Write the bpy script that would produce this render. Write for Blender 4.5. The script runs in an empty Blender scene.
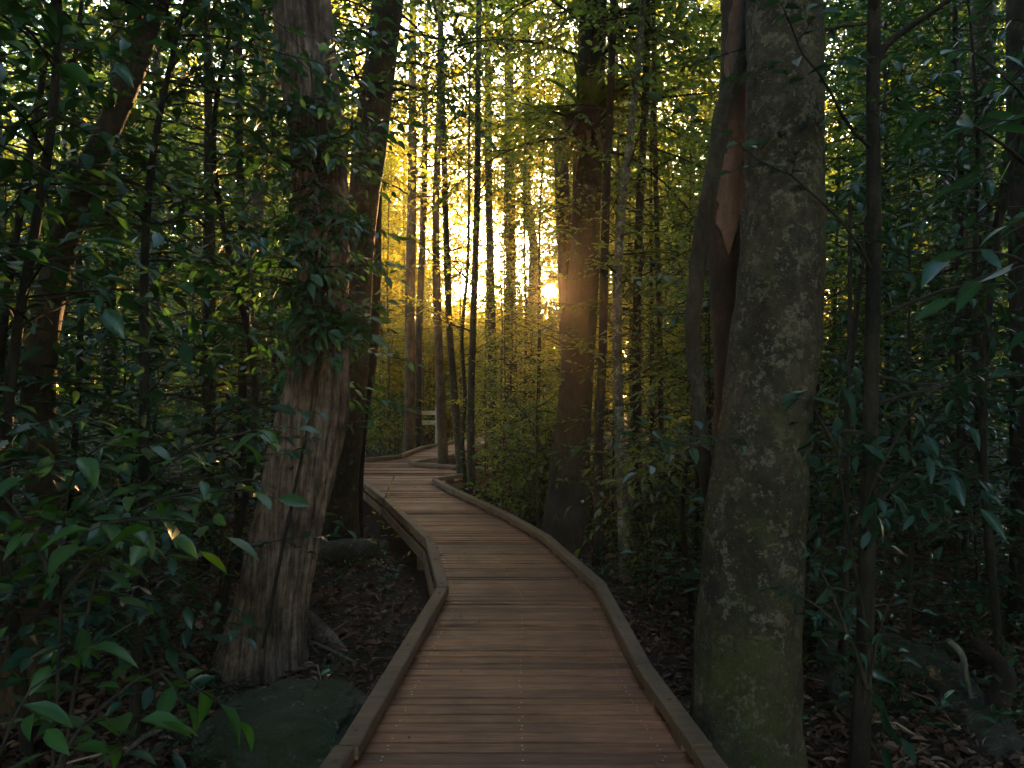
import bpy, math
import numpy as np

# ------------------------------------------------------------------ basics
scn = bpy.context.scene
COL = scn.collection
F = 740.0            # focal length in pixels of the 1024 px wide frame
EYE = 1.6            # camera height above the deck (deck top is z = 0)
SUN_AZ, SUN_EL = math.radians(2.95), math.radians(7.15)
SUN = np.array([math.sin(SUN_AZ) * math.cos(SUN_EL), math.cos(SUN_AZ) * math.cos(SUN_EL), math.sin(SUN_EL)])


def P(px, py, d):
    return np.array([(px - 512) / F * d, d, EYE - (py - 384) / F * d])


def norm(v):
    v = np.asarray(v, float)
    return v / np.maximum(np.linalg.norm(v, axis=-1, keepdims=True), 1e-9)


def _hash(ix, iy, iz, seed):
    n = (ix * 374761393 + iy * 668265263 + iz * 2147483647 + seed * 974711) & 0xffffffff
    n = ((n ^ (n >> 13)) * 1274126177) & 0xffffffff
    n = ((n ^ (n >> 16)) * 2246822519) & 0xffffffff
    return ((n ^ (n >> 15)) & 0xffffff) / float(0xffffff)


def vnoise(p, seed=0):
    p = np.asarray(p, float)
    i = np.floor(p).astype(np.int64)
    f = p - i
    f = f * f * (3 - 2 * f)
    r = 0
    for dx in (0, 1):
        for dy in (0, 1):
            for dz in (0, 1):
                w = (f[..., 0] if dx else 1 - f[..., 0]) * (f[..., 1] if dy else 1 - f[..., 1]) * (f[..., 2] if dz else 1 - f[..., 2])
                r = r + w * _hash(i[..., 0] + dx, i[..., 1] + dy, i[..., 2] + dz, seed)
    return r * 2 - 1


def fbm(p, seed=0, octaves=4):
    p = np.asarray(p, float)
    a, r, s = 1.0, 0, 0
    for k in range(octaves):
        r = r + a * vnoise(p * 2 ** k, seed + k)
        s += a
        a *= .5
    return r / s


# ------------------------------------------------------------------ meshes
def mesh(name, V, faces, mats=(), mi=None, rnd=None, smooth=True):
    """faces: a list of int arrays (M,3) or (M,4); mi: material index per array; rnd: a float per vertex."""
    V = np.asarray(V, np.float32)
    faces = [np.asarray(f, np.int32) for f in faces if len(f)]
    me = bpy.data.meshes.new(name)
    me.vertices.add(len(V))
    me.vertices.foreach_set('co', V.ravel())
    loops = np.concatenate([f.ravel() for f in faces])
    tot = np.concatenate([np.full(len(f), f.shape[1], np.int32) for f in faces])
    start = np.concatenate([[0], np.cumsum(tot)[:-1]]).astype(np.int32)
    me.loops.add(len(loops))
    me.loops.foreach_set('vertex_index', loops)
    me.polygons.add(len(tot))
    me.polygons.foreach_set('loop_start', start)
    me.polygons.foreach_set('loop_total', tot)
    me.polygons.foreach_set('use_smooth', np.full(len(tot), bool(smooth)))
    for m in mats:
        me.materials.append(m)
    if mi is not None:
        me.polygons.foreach_set('material_index', np.concatenate([np.full(len(f), k, np.int32) for f, k in zip(faces, mi)]))
    if rnd is not None:
        at = me.attributes.new('rnd', 'FLOAT', 'POINT')
        at.data.foreach_set('value', np.asarray(rnd, np.float32))
    me.update(calc_edges=True)
    return me


def link(name, me, parent=None, loc=None):
    o = bpy.data.objects.new(name, me)
    COL.objects.link(o)
    if parent is not None:
        o.parent = parent
    if loc is not None:
        o.location = [float(c) for c in loc]
    return o


def tag(o, label=None, cat=None, group=None, kind=None):
    if label: o['label'] = label
    if cat: o['category'] = cat
    if group: o['group'] = group
    if kind: o['kind'] = kind
    return o


def thing(name, label, cat, loc, group=None):
    return tag(link(name, None, None, loc), label, cat, group)


def dup(root, loc, rz=0., sc=1., label=None, group=None, tilt=(0, 0)):
    c = root.copy()
    COL.objects.link(c)
    c.location = [float(v) for v in loc]
    c.rotation_euler = (tilt[0], tilt[1], rz)
    c.scale = (sc, sc, sc)
    if label: c['label'] = label
    if group: c['group'] = group
    for ch in root.children:
        d = ch.copy()
        COL.objects.link(d)
        d.parent = c
    return c


def spline(pts, n):
    """Catmull-Rom through pts (any columns), n samples evenly in parameter weighted by length."""
    p = np.asarray(pts, float)
    seg = np.linalg.norm(np.diff(p[:, :3], axis=0), axis=1)
    t = np.concatenate([[0], np.cumsum(seg)])
    q = np.linspace(0, t[-1], n)
    out = np.zeros((n, p.shape[1]))
    m = np.zeros_like(p)
    m[1:-1] = (p[2:] - p[:-2]) / (t[2:] - t[:-2])[:, None]
    m[0] = (p[1] - p[0]) / seg[0]
    m[-1] = (p[-1] - p[-2]) / seg[-1]
    k = np.clip(np.searchsorted(t, q, side='right') - 1, 0, len(seg) - 1)
    h = seg[k][:, None]
    u = ((q - t[k]) / seg[k])[:, None]
    out = (2 * u ** 3 - 3 * u ** 2 + 1) * p[k] + (u ** 3 - 2 * u ** 2 + u) * h * m[k] + (-2 * u ** 3 + 3 * u ** 2) * p[k + 1] + (u ** 3 - u ** 2) * h * m[k + 1]
    return out


def tube(pts, rad, seg=8, disp=None, cap=True):
    pts = np.asarray(pts, float)
    n = len(pts)
    rad = np.broadcast_to(np.asarray(rad, float), (n,))
    T = norm(np.gradient(pts, axis=0))
    a = np.array([1., 0, 0]) if abs(T[0][0]) < .8 else np.array([0, 1., 0])
    u = norm(a - T[0] * (a @ T[0]))
    U = np.zeros_like(pts)
    for k in range(n):
        u = norm(u - T[k] * (u @ T[k]))
        U[k] = u
    W = np.cross(T, U)
    th = np.linspace(0, 2 * math.pi, seg, endpoint=False)
    c, s = np.cos(th)[None, :, None], np.sin(th)[None, :, None]
    D = U[:, None] * c + W[:, None] * s
    R = np.repeat(rad[:, None], seg, 1)
    if disp is not None:
        ln = np.concatenate([[0], np.cumsum(np.linalg.norm(np.diff(pts, axis=0), axis=1))])
        R = disp(R, np.broadcast_to(th[None], R.shape), np.broadcast_to(ln[:, None], R.shape))
    V = (pts[:, None] + D * R[..., None]).reshape(-1, 3)
    i = np.arange(n - 1)[:, None] * seg
    j = np.arange(seg)[None]
    j2 = (j + 1) % seg
    Q = np.stack([i + j, i + j2, i + seg + j2, i + seg + j], -1).reshape(-1, 4)
    Tr = np.zeros((0, 3), int)
    if cap:
        V = np.vstack([V, pts[0], pts[-1]])
        a0, a1 = n * seg, n * seg + 1
        jj = np.arange(seg)
        Tr = np.vstack([np.stack([np.full(seg, a0), (jj + 1) % seg, jj], 1), np.stack([np.full(seg, a1), (n - 1) * seg + jj, (n - 1) * seg + (jj + 1) % seg], 1)])
    return V, Q, Tr


class Acc:
    """several bits of geometry for ONE mesh"""
    def __init__(s): s.V, s.Q, s.T, s.R, s.n = [], [], [], [], 0
    def add(s, V, Q, T=None, r=0.):
        s.V.append(V); s.Q.append(np.asarray(Q, int).reshape(-1, 4) + s.n)
        if T is not None and len(T): s.T.append(np.asarray(T, int) + s.n)
        s.R.append(np.broadcast_to(r, (len(V),))); s.n += len(V)
    def box(s, c, sx, sy, sz, rz=0., r=0., ch=0.):
        x, y, z = sx / 2, sy / 2, sz / 2
        if ch:
            prof = [(-y, -z), (y, -z), (y, z - ch), (y - ch, z), (-y + ch, z), (-y, z - ch)]
        else:
            prof = [(-y, -z), (y, -z), (y, z), (-y, z)]
        s.prism([(-x, p[0], p[1]) for p in prof], [(x, p[0], p[1]) for p in prof], c, rz, r)
    def prism(s, A, B, c=(0, 0, 0), rz=0., r=0.):
        m = len(A)
        V = np.array(list(A) + list(B), float)
        if rz:
            cs, sn = math.cos(rz), math.sin(rz)
            V = np.stack([V[:, 0] * cs - V[:, 1] * sn, V[:, 0] * sn + V[:, 1] * cs, V[:, 2]], 1)
        V = V + np.asarray(c, float)
        Q = [(k, (k + 1) % m, m + (k + 1) % m, m + k) for k in range(m)]
        if m == 4: s.add(V, Q + [(3, 2, 1, 0), (4, 5, 6, 7)], None, r)
        elif m == 6: s.add(V, Q + [(3, 2, 1, 0), (5, 4, 3, 0), (6, 7, 8, 9), (6, 9, 10, 11)], None, r)
        else:
            T = [(0, k + 1, k) for k in range(1, m - 1)] + [(m, m + k, m + k + 1) for k in range(1, m - 1)]
            s.add(V, Q, T, r)
    def build(s, name, mat, smooth=False):
        return mesh(name, np.vstack(s.V), [np.vstack(s.Q), np.vstack(s.T) if s.T else []], [mat], None, np.concatenate(s.R), smooth)


# ------------------------------------------------------------------ materials
class G:
    def __init__(s, name):
        s.m = bpy.data.materials.new(name); s.m.use_nodes = True
        s.t = s.m.node_tree; s.t.nodes.clear()
    def n(s, typ, ins=None, **kw):
        x = s.t.nodes.new(typ)
        for k, v in kw.items(): setattr(x, k, v)
        for k, v in (ins or {}).items():
            if isinstance(v, bpy.types.NodeSocket): s.t.links.new(v, x.inputs[k])
            else: x.inputs[k].default_value = v
        return x
    def ramp(s, fac, stops):
        x = s.n('ShaderNodeValToRGB', {'Fac': fac})
        e = x.color_ramp.elements
        while len(e) < len(stops): e.new(.5)
        for q, (p, c) in zip(e, stops):
            q.position = p
            q.color = (*c, 1) if len(c) == 3 else c
        return x.outputs[0]
    def mix(s, fac, a, b, typ='MIX'):
        x = s.n('ShaderNodeMix', data_type='RGBA', blend_type=typ)
        for k, v in ((0, fac), (6, a), (7, b)):
            if isinstance(v, bpy.types.NodeSocket): s.t.links.new(v, x.inputs[k])
            else: x.inputs[k].default_value = v if k == 0 else (*v, 1)
        return x.outputs[2]
    def math(s, op, a, b=0., clamp=False):
        x = s.n('ShaderNodeMath', {0: a, 1: b}, operation=op, use_clamp=clamp)
        return x.outputs[0]
    def coords(s, scale=(1, 1, 1), shuffle=True):
        tc = s.n('ShaderNodeTexCoord')
        v = tc.outputs['Object']
        if shuffle:
            oi = s.n('ShaderNodeObjectInfo')
            k = s.math('MULTIPLY', oi.outputs['Random'], 37.)
            v = s.n('ShaderNodeVectorMath', {0: v, 1: s.n('ShaderNodeCombineXYZ', {0: k, 1: k, 2: k}).outputs[0]}, operation='ADD').outputs[0]
        return v, s.n('ShaderNodeMapping', {'Vector': v, 'Scale': scale}).outputs[0]
    def noise(s, v, scale, detail=5., rough=.6):
        return s.n('ShaderNodeTexNoise', {'Vector': v, 'Scale': scale, 'Detail': detail, 'Roughness': rough}).outputs['Fac']
    def out(s, sh):
        s.n('ShaderNodeOutputMaterial', {'Surface': sh}); return s.m


def bark(name, c0, c1, stretch=.22, scale=9., moss=0., mossc=(.045, .055, .012), lichen=0., lichenc=(.30, .29, .24), bump=.6, rough=.85, low_moss=0.):
    g = G(name)
    v, vs = g.coords((1, 1, stretch))
    n1 = g.math('ADD', g.math('MULTIPLY', g.noise(vs, scale * 2.6, 8, .7), .65), g.math('MULTIPLY', g.noise(v, scale * .8, 6, .65), .35))
    n0 = g.noise(v, 2.3, 5, .6)
    c = g.ramp(n1, [(.36, c0), (.5, tuple((a + b) / 2.3 for a, b in zip(c0, c1))), (.64, c1)])
    c = g.mix(g.ramp(n0, [(.42, (0, 0, 0)), (.62, (.75, .75, .75))]), c, tuple(x * .55 for x in c0))
    h = n1
    if lichen:
        l = g.n('ShaderNodeTexVoronoi', {'Vector': g.n('ShaderNodeVectorMath', {0: v, 1: g.n('ShaderNodeTexNoise', {'Vector': v, 'Scale': 9., 'Detail': 4.}).outputs['Color']}, operation='ADD').outputs[0], 'Scale': 12.}).outputs['Distance']
        n2 = g.noise(v, 10, 7, .75)
        n3 = g.noise(v, 40, 4, .7)
        big = g.ramp(g.math('ADD', n2, g.math('MULTIPLY', n3, .25)), [(.80 - lichen * .3, (0, 0, 0)), (.86 - lichen * .3, (1, 1, 1))])
        spots = g.ramp(g.math('ADD', l, g.math('MULTIPLY', n3, .2)), [(.17 + lichen * .1, (1, 1, 1)), (.22 + lichen * .1, (0, 0, 0))])
        f = g.math('MULTIPLY', g.math('MAXIMUM', g.math('MULTIPLY', big, .55), g.math('MULTIPLY', spots, .8)), g.ramp(n3, [(.3, (.25, .25, .25)), (.65, (1, 1, 1))]))
        c = g.mix(f, c, lichenc)
    if moss or low_moss:
        n4 = g.math('ADD', g.noise(v, 2.6, 7, .72), g.math('MULTIPLY', g.math('SUBTRACT', n1, .5), .9))
        if low_moss:
            z = g.n('ShaderNodeSeparateXYZ', {0: g.n('ShaderNodeTexCoord').outputs['Object']}).outputs[2]
            n4 = g.math('ADD', n4, g.n('ShaderNodeMapRange', {0: z, 1: 0., 2: 3.0, 3: low_moss, 4: 0.}).outputs[0])
        c = g.mix(g.ramp(n4, [(.70 - moss * .4, (0, 0, 0)), (.92 - moss * .4, (.85, .85, .85))]), c, mossc)
    b = g.n('ShaderNodeBump', {'Strength': min(1., bump * 1.3), 'Distance': .035, 'Height': g.math('ADD', h, g.math('MULTIPLY', g.noise(v, 70, 4, .7), .25))}).outputs[0]
    return g.out(g.n('ShaderNodeBsdfPrincipled', {'Base Color': c, 'Roughness': rough, 'Specular IOR Level': .25, 'Normal': b}).outputs[0])


def leafmat(name, c0, c1, c2, trans, tw=.42, rough=.42, spec=.5):
    g = G(name)
    at = g.n('ShaderNodeAttribute', attribute_name='rnd').outputs['Fac']
    oi = g.n('ShaderNodeObjectInfo').outputs['Random']
    c = g.ramp(at, [(0., c0), (.55, c1), (1., c2)])
    val = g.math('ADD', g.math('MULTIPLY', oi, .5), .75)
    c = g.n('ShaderNodeHueSaturation', {'Hue': g.math('ADD', g.math('MULTIPLY', oi, .03), .485), 'Value': val, 'Color': c}).outputs[0]
    t = g.n('ShaderNodeHueSaturation', {'Value': val, 'Color': g.mix(at, tuple(x * .8 for x in trans), trans)}).outputs[0]
    p = g.n('ShaderNodeBsdfPrincipled', {'Base Color': c, 'Roughness': rough, 'Specular IOR Level': spec}).outputs[0]
    tr = g.n('ShaderNodeBsdfTranslucent', {'Color': t}).outputs[0]
    return g.out(g.n('ShaderNodeMixShader', {0: tw, 1: p, 2: tr}).outputs[0])


def wood(name, dark, light, grain_axis='X', rough=.55, rndw=.5, bump=.25):
    g = G(name)
    sc = {'X': (1.2, 16, 16), 'Z': (16, 16, 1.2), 'Y': (16, 1.2, 16)}[grain_axis]
    v, vs = g.coords(sc, False)
    at = g.n('ShaderNodeAttribute', attribute_name='rnd').outputs['Fac']
    off = g.n('ShaderNodeCombineXYZ', {0: g.math('MULTIPLY', at, 91.), 1: g.math('MULTIPLY', at, 57.), 2: 0.}).outputs[0]
    vs = g.n('ShaderNodeVectorMath', {0: vs, 1: off}, operation='ADD').outputs[0]
    n1 = g.noise(vs, 3.2, 7, .65)
    n2 = g.noise(v, 1.6, 4, .6)
    c = g.ramp(n1, [(.28, dark), (.72, light)])
    c = g.mix(rndw, c, g.ramp(at, [(0., (.45, .45, .45)), (.5, (.95, .93, .9)), (1., (1.5, 1.42, 1.35))]), 'MULTIPLY')
    c = g.mix(g.ramp(n2, [(.35, (.6, .6, .6)), (.65, (0, 0, 0))]), c, tuple(x * .6 for x in dark))
    b = g.n('ShaderNodeBump', {'Strength': bump, 'Distance': .006, 'Height': n1}).outputs[0]
    r = g.math('ADD', rough - .12, g.math('MULTIPLY', g.noise(v, 5, 4, .6), .3))
    return g.out(g.n('ShaderNodeBsdfPrincipled', {'Base Color': c, 'Roughness': r, 'Specular IOR Level': .4, 'Normal': b}).outputs[0])


M = {}
M['deck'] = wood('deck_timber', (.10, .034, .016), (.38, .152, .068), 'X', .52, .9, .5)
M['kerb'] = wood('kerb_timber', (.10, .052, .028), (.26, .15, .085), 'X', .65, .4, .35)
M['fence'] = wood('fence_timber', (.40, .32, .24), (.66, .55, .43), 'X', .7, .3)
M['bark_big'] = bark('mottled_bark', (.036, .026, .015), (.13, .094, .058), .7, 8, .33, (.050, .050, .012), .46, (.25, .205, .135), .8, .9, .20)
M['bark_peel'] = bark('peeling_red_bark', (.045, .024, .016), (.13, .068, .045), .35, 7, .12, (.04, .042, .012), 0, bump=.7)
M['bark_bare'] = bark('bare_pink_wood', (.16, .075, .050), (.33, .17, .11), .15, 9, 0, bump=.4)
M['bark_vine'] = bark('vine_bark', (.035, .025, .016), (.10, .075, .05), .5, 12, .30, (.045, .05, .014), bump=.8)
M['bark_dead'] = bark('weathered_fibrous_wood', (.035, .021, .015), (.50, .32, .23), .06, 14, .0, bump=1., low_moss=.12)
M['bark_moss'] = bark('mossy_bark', (.030, .022, .014), (.085, .062, .038), .35, 9, .42, (.045, .055, .014), .25, bump=.7)
M['bark_dark'] = bark('dark_bark', (.022, .016, .011), (.07, .05, .034), .3, 10, .15, bump=.7)
M['bark_brown'] = bark('brown_bark', (.05, .030, .016), (.17, .105, .060), .3, 9, .10, bump=.6)
M['bark_pale'] = bark('pale_mossy_bark', (.055, .045, .028), (.17, .14, .09), .5, 7, .25, (.085, .085, .030), .5, (.36, .33, .26), bump=.5)
M['log'] = bark('mossy_log_bark', (.05, .04, .028), (.19, .15, .105), .6, 7, .35, (.055, .060, .018), .3, bump=.8)
M['stick'] = bark('dry_stick', (.10, .08, .06), (.30, .25, .19), .2, 12, bump=.5)
M['root'] = bark('dark_red_root', (.025, .013, .009), (.08, .042, .028), .3, 9, .1, bump=.8)
M['twig'] = bark('twig_bark', (.03, .022, .014), (.08, .06, .04), .3, 14, bump=.3)
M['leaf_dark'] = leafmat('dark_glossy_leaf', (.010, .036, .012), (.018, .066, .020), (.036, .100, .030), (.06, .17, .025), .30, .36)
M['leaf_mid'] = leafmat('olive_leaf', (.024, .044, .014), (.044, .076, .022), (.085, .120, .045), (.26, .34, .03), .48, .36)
M['leaf_gold'] = leafmat('sunlit_yellow_green_leaf', (.030, .052, .010), (.058, .092, .016), (.10, .135, .03), (.56, .49, .028), .55, .4)  # evening gold is put into the transmission colour
M['leaf_teal'] = leafmat('blue_green_leaf', (.010, .036, .020), (.018, .062, .034), (.045, .095, .060), (.06, .14, .03), .28, .32)
M['leaf_bright'] = leafmat('fresh_green_leaf', (.020, .060, .010), (.035, .105, .016), (.060, .150, .022), (.10, .24, .015), .35, .4)
M['leaf_red'] = leafmat('red_new_leaf', (.12, .018, .012), (.22, .030, .020), (.30, .06, .03), (.35, .05, .02), .3)
M['frond'] = leafmat('fern_frond', (.022, .050, .010), (.040, .085, .014), (.07, .12, .02), (.20, .26, .02), .45, .45)
M['frond_dry'] = leafmat('dry_brown_frond', (.05, .032, .018), (.11, .07, .04), (.19, .13, .075), (.20, .12, .05), .25, .8, .2)
M['litter'] = leafmat('dead_leaf', (.055, .027, .016), (.20, .105, .065), (.46, .30, .21), (.10, .05, .03), .12, .7, .3)


def soil():
    g = G('forest_soil')
    v, vs = g.coords((1, 1, 1), False)
    n1, n2 = g.noise(v, 9, 8, .7), g.noise(v, .7, 4, .6)
    c = g.ramp(n1, [(.3, (.022, .013, .009)), (.55, (.055, .032, .022)), (.75, (.11, .07, .048))])
    c = g.mix(g.ramp(n2, [(.45, (0, 0, 0)), (.7, (.6, .6, .6))]), c, (.03, .032, .012))
    b = g.n('ShaderNodeBump', {'Strength': .9, 'Distance': .03, 'Height': n1}).outputs[0]
    return g.out(g.n('ShaderNodeBsdfPrincipled', {'Base Color': c, 'Roughness': .9, 'Specular IOR Level': .2, 'Normal': b}).outputs[0])


def rock():
    g = G('mossy_stone')
    v, vs = g.coords((1, 1, 1), False)
    n1, n2, n3 = g.noise(v, 6, 8, .7), g.noise(v, 3.2, 6, .65), g.noise(v, 45, 4, .7)
    c = g.ramp(n1, [(.3, (.025, .02, .014)), (.7, (.085, .07, .052))])
    c = g.mix(g.ramp(n2, [(.36, (0, 0, 0)), (.48, (.95, .95, .95))]), c, (.030, .036, .010))
    c = g.mix(g.ramp(g.math('ADD', g.noise(v, 11, 5, .7), g.math('MULTIPLY', n3, .15)), [(.68, (0, 0, 0)), (.74, (.8, .8, .8))]), c, (.15, .14, .11))
    b = g.n('ShaderNodeBump', {'Strength': .8, 'Distance': .02, 'Height': g.math('ADD', n1, n3)}).outputs[0]
    return g.out(g.n('ShaderNodeBsdfPrincipled', {'Base Color': c, 'Roughness': .85, 'Normal': b}).outputs[0])


M['soil'], M['rock'] = soil(), rock()
gm = G('screw_steel')
M['screw'] = gm.out(gm.n('ShaderNodeBsdfPrincipled', {'Base Color': (.55, .53, .5, 1), 'Metallic': 1., 'Roughness': .35}).outputs[0])

# ------------------------------------------------------------------ ground
DECK_L = np.array([(-1.0, -4), (-.98, 1.0), (-.737, 3.083), (-.556, 5.48), (-.849, 7.22), (-1.706, 9.79), (-2.48, 11.84), (-3.35, 13.2), (-3.14, 15.0), (-2.42, 15.75), (-2.2, 18.0), (-1.72, 19.4), (-1.45, 21.), (.1, 27), (2.2, 33)])
DECK_R = np.array([(1.06, -4), (1.02, 1.0), (.8375, 3.083), (.752, 3.973), (.717, 5.585), (.397, 7.354), (-.035, 8.706), (-.757, 10.57), (-1.2, 11.84), (-.35, 13.0), (-.35, 13.35), (-1.95, 14.4), (-1.26, 15.8), (-.85, 18), (-.35, 21.), (1.3, 26.5), (3.6, 33)])


def path_x(y):
    return np.interp(y, [-4, 1, 3, 5.5, 7.3, 9.3, 11.5, 13.3, 15.2, 18, 21, 27, 33], [0, 0, .05, .08, -.22, -.95, -1.8, -2.1, -2.2, -1.6, -.9, .8, 3.])


def ground_z(x, y):
    x, y = np.asarray(x, float), np.asarray(y, float)
    p = np.stack([x * .45, y * .45, x * 0], -1)
    q = np.stack([x * 2.2, y * 2.2, x * 0 + 7], -1)
    dx = np.abs(x - path_x(y))
    side = np.clip((dx - 1.2) / 3., 0, 1)
    far = np.clip((np.hypot(x, y) - 25) / 60, 0, 1)
    return -.42 + side * (.16 + .22 * fbm(p, 3, 3)) + .05 * fbm(q, 9, 3) + .035 * np.clip(dx - 3, 0, 12) + far * 1.2 * fbm(p * .1, 5, 2)


def grid(xs, ys):
    X, Y = np.meshgrid(xs, ys)
    V = np.stack([X, Y, ground_z(X, Y)], -1).reshape(-1, 3)
    nx = len(xs)
    i = np.arange(len(ys) - 1)[:, None] * nx + np.arange(nx - 1)[None]
    return V, np.stack([i, i + 1, i + nx + 1, i + nx], -1).reshape(-1, 4)


def warp(a, n, e):
    t = np.linspace(-1, 1, n)
    return np.sign(t) * (np.abs(t) ** e) * a


V, Q = grid(warp(78, 301, 2.2), 8 + warp(78, 301, 2.2))
tag(link('ground', mesh('ground', V, [Q], [M['soil']])), 'forest floor of brown soil under the boardwalk', kind='structure')

# ------------------------------------------------------------------ boardwalk
rng = np.random.default_rng(11)
boardwalk = tag(link('boardwalk', None), 'brown timber boardwalk winding through the forest', kind='structure')


def cuts(y):
    """x intervals of deck at depth y, by scanline over its outline"""
    poly = np.vstack([DECK_L, DECK_R[::-1]])
    xs = []
    for a, b in zip(poly, np.roll(poly, -1, 0)):
        if (a[1] <= y) != (b[1] <= y):
            xs.append(a[0] + (b[0] - a[0]) * (y - a[1]) / (b[1] - a[1]))
    xs.sort()
    return list(zip(xs[::2], xs[1::2]))


deck, scr = Acc(), Acc()
y, PITCH = -3.5, .0945
while y < 32.6:
    gap = rng.uniform(.009, .017)
    y0, y1 = y + gap / 2, y + PITCH - gap / 2
    A, B, C = cuts(y0), cuts(y1), cuts((y0 + y1) / 2)
    if not (len(A) == len(B) == len(C)): A = B = C
    for (a0, a1), (b0, b1) in zip(A, B):
        i0 = .03
        z = rng.normal(0, .002)
        tl = rng.normal(0, .003)
        pr = lambda x0, x1: [(x0, y0, -.035 + z), (x1, y1, -.035 + z), (x1, y1, z - .004 + tl), (x1 + 0 * x1, y1 - .004, z + tl), (x0, y0 + .004, z - tl), (x0, y0, z - .004 - tl)]
        r = rng.beta(2.2, 2.2)
        deck.prism(pr(a0 + i0, b0 + i0), pr(a1 - i0, b1 - i0), r=r)
        if y < 12:
            xl, xr = (a0 + b0) / 2, (a1 + b1) / 2
            for t in (.115, .5, .885):
                for yy in (y0 + .024, y1 - .024):
                    if rng.random() < .75:
                        cx = xl + (xr - xl) * t + rng.normal(0, .004)
                        th = np.linspace(0, 2 * math.pi, 7)[:-1]
                        Vt = np.stack([cx + .0042 * np.cos(th), yy + .0042 * np.sin(th), np.full(6, z + .0015)], 1)
                        scr.add(Vt, [(0, 1, 2, 3), (0, 3, 4, 5)])
    y += PITCH
Vd = np.vstack(deck.V + scr.V)
nd = deck.n
me = mesh('deck_boards', Vd, [np.vstack(deck.Q), np.vstack(scr.Q) + nd], [M['deck'], M['screw']], [0, 1], np.concatenate(deck.R + scr.R), False)
tag(link('deck', me, boardwalk))


def rail_pts(line, step=1.8):
    """cut an edge line into timber lengths at its corners and every step metres"""
    out = []
    for a, b in zip(line[:-1], line[1:]):
        L = np.linalg.norm(b - a)
        k = max(1, int(round(L / step)))
        for i in range(k):
            out.append((a + (b - a) * i / k, a + (b - a) * (i + 1) / k))
    return out


def rail(a, b, sgn):
    """one kerb timber from a to b, raised on two blocks"""
    d = b - a
    L = np.linalg.norm(d)
    rz = math.atan2(d[1], d[0])
    nrm = np.array([-d[1], d[0]]) / L * sgn
    c = (a + b) / 2 + nrm * .045
    acc = Acc()
    jz, rr = rng.normal(0, .003), rng.uniform(.2, .8)
    acc.box((c[0], c[1], .064 + jz), L - .012, .088, .062, rz + rng.normal(0, .004), rr, .007)
    for t in (.06, .5, .94):
        q = a + d * t + nrm * .045
        th = np.linspace(0, 2 * math.pi, 9)[:-1]
        acc.prism([(.011 * math.cos(e), .011 * math.sin(e), .09) for e in th], [(.011 * math.cos(e), .011 * math.sin(e), .0985 + jz) for e in th], (q[0], q[1], 0), 0, 0.)
    k = max(2, int(L / .9))
    for i in range(k):
        t = (i + .5) / k
        q = a + d * t + nrm * .045
        acc.box((q[0], q[1], .0165), .14, .082, .037, rz, rr * .8)
    fz = c + nrm * -.052
    acc.box((fz[0], fz[1], -.085), L - .006, .03, .10, rz, rr * .6)      # outer fascia just under the deck edge
    return acc.build('kerb_rail', M['kerb'])


for line, sgn in ((DECK_L[1:], -1), (DECK_R[1:], 1)):
    for a, b in rail_pts(line):
        link('kerb_rail', rail(a, b, sgn), boardwalk)
for yb in np.arange(.6, 26, 1.5):
    for (x0, x1) in cuts(yb):
        acc = Acc()
        acc.box(((x0 + x1) / 2, yb, -.10), x1 - x0 - .1, .07, .125, 0, .3)
        link('bearer', acc.build('bearer', M['kerb']), boardwalk)
        for xp in (x0 + .14, x1 - .14):
            acc = Acc()
            zg = float(ground_z(xp, yb)) - .1
            acc.box((xp, yb + .09, (zg - .05) / 2), .09, .09, -.05 - zg, 0, .2)
            link('post', acc.build('stump_post', M['kerb']), boardwalk)

# ------------------------------------------------------------------ foliage
def leaf_geo(p, d, n, L, W, rich=False, fold=.18, droop=.15):
    if rich:
        q = np.random.default_rng(len(p))
        droop, fold = droop * q.uniform(-.4, 2.4, (len(p), 1)), q.uniform(.0, .42, (len(p), 1))
    """leaf blades: base p, direction d, normal n, lengths L, widths W -> verts, quads (rich leaves have a bent midrib)"""
    d = norm(d)
    s = norm(np.cross(d, n))
    u = np.cross(s, d)
    L, W = L[:, None], W[:, None]
    N = len(p)
    if not rich:
        V = np.stack([p, p + d * L * .30 + s * W * .46 + u * W * fold, p + d * L * .68 + s * W * .38 + u * (W * fold - L * droop * .4),
                      p + d * L - u * L * droop, p + d * L * .68 - s * W * .38 + u * (W * fold - L * droop * .4), p + d * L * .30 - s * W * .46 + u * W * fold], 1)
        o = (np.arange(N) * 6)[:, None, None]
        Q = np.array([[0, 1, 2, 3], [0, 3, 4, 5]])[None] + o
        return V.reshape(-1, 3), Q.reshape(-1, 4), 6
    ts = np.array([0, .10, .30, .52, .74, .90, 1.0])
    ws = np.array([.03, .16, .46, .50, .36, .15, .01])
    rows = []
    for t, w in zip(ts, ws):
        c = p + d * L * t - u * L * droop * t * t
        e = u * W * fold * (w * 2)
        rows += [c - s * W * w + e, c, c + s * W * w + e]
    V = np.stack(rows, 1)
    q = []
    for k in range(6):
        a = 3 * k
        q += [[a, a + 1, a + 4, a + 3], [a + 1, a + 2, a + 5, a + 4]]
    Q = np.array(q)[None] + (np.arange(N) * 21)[:, None, None]
    return V.reshape(-1, 3), Q.reshape(-1, 4), 21


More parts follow.
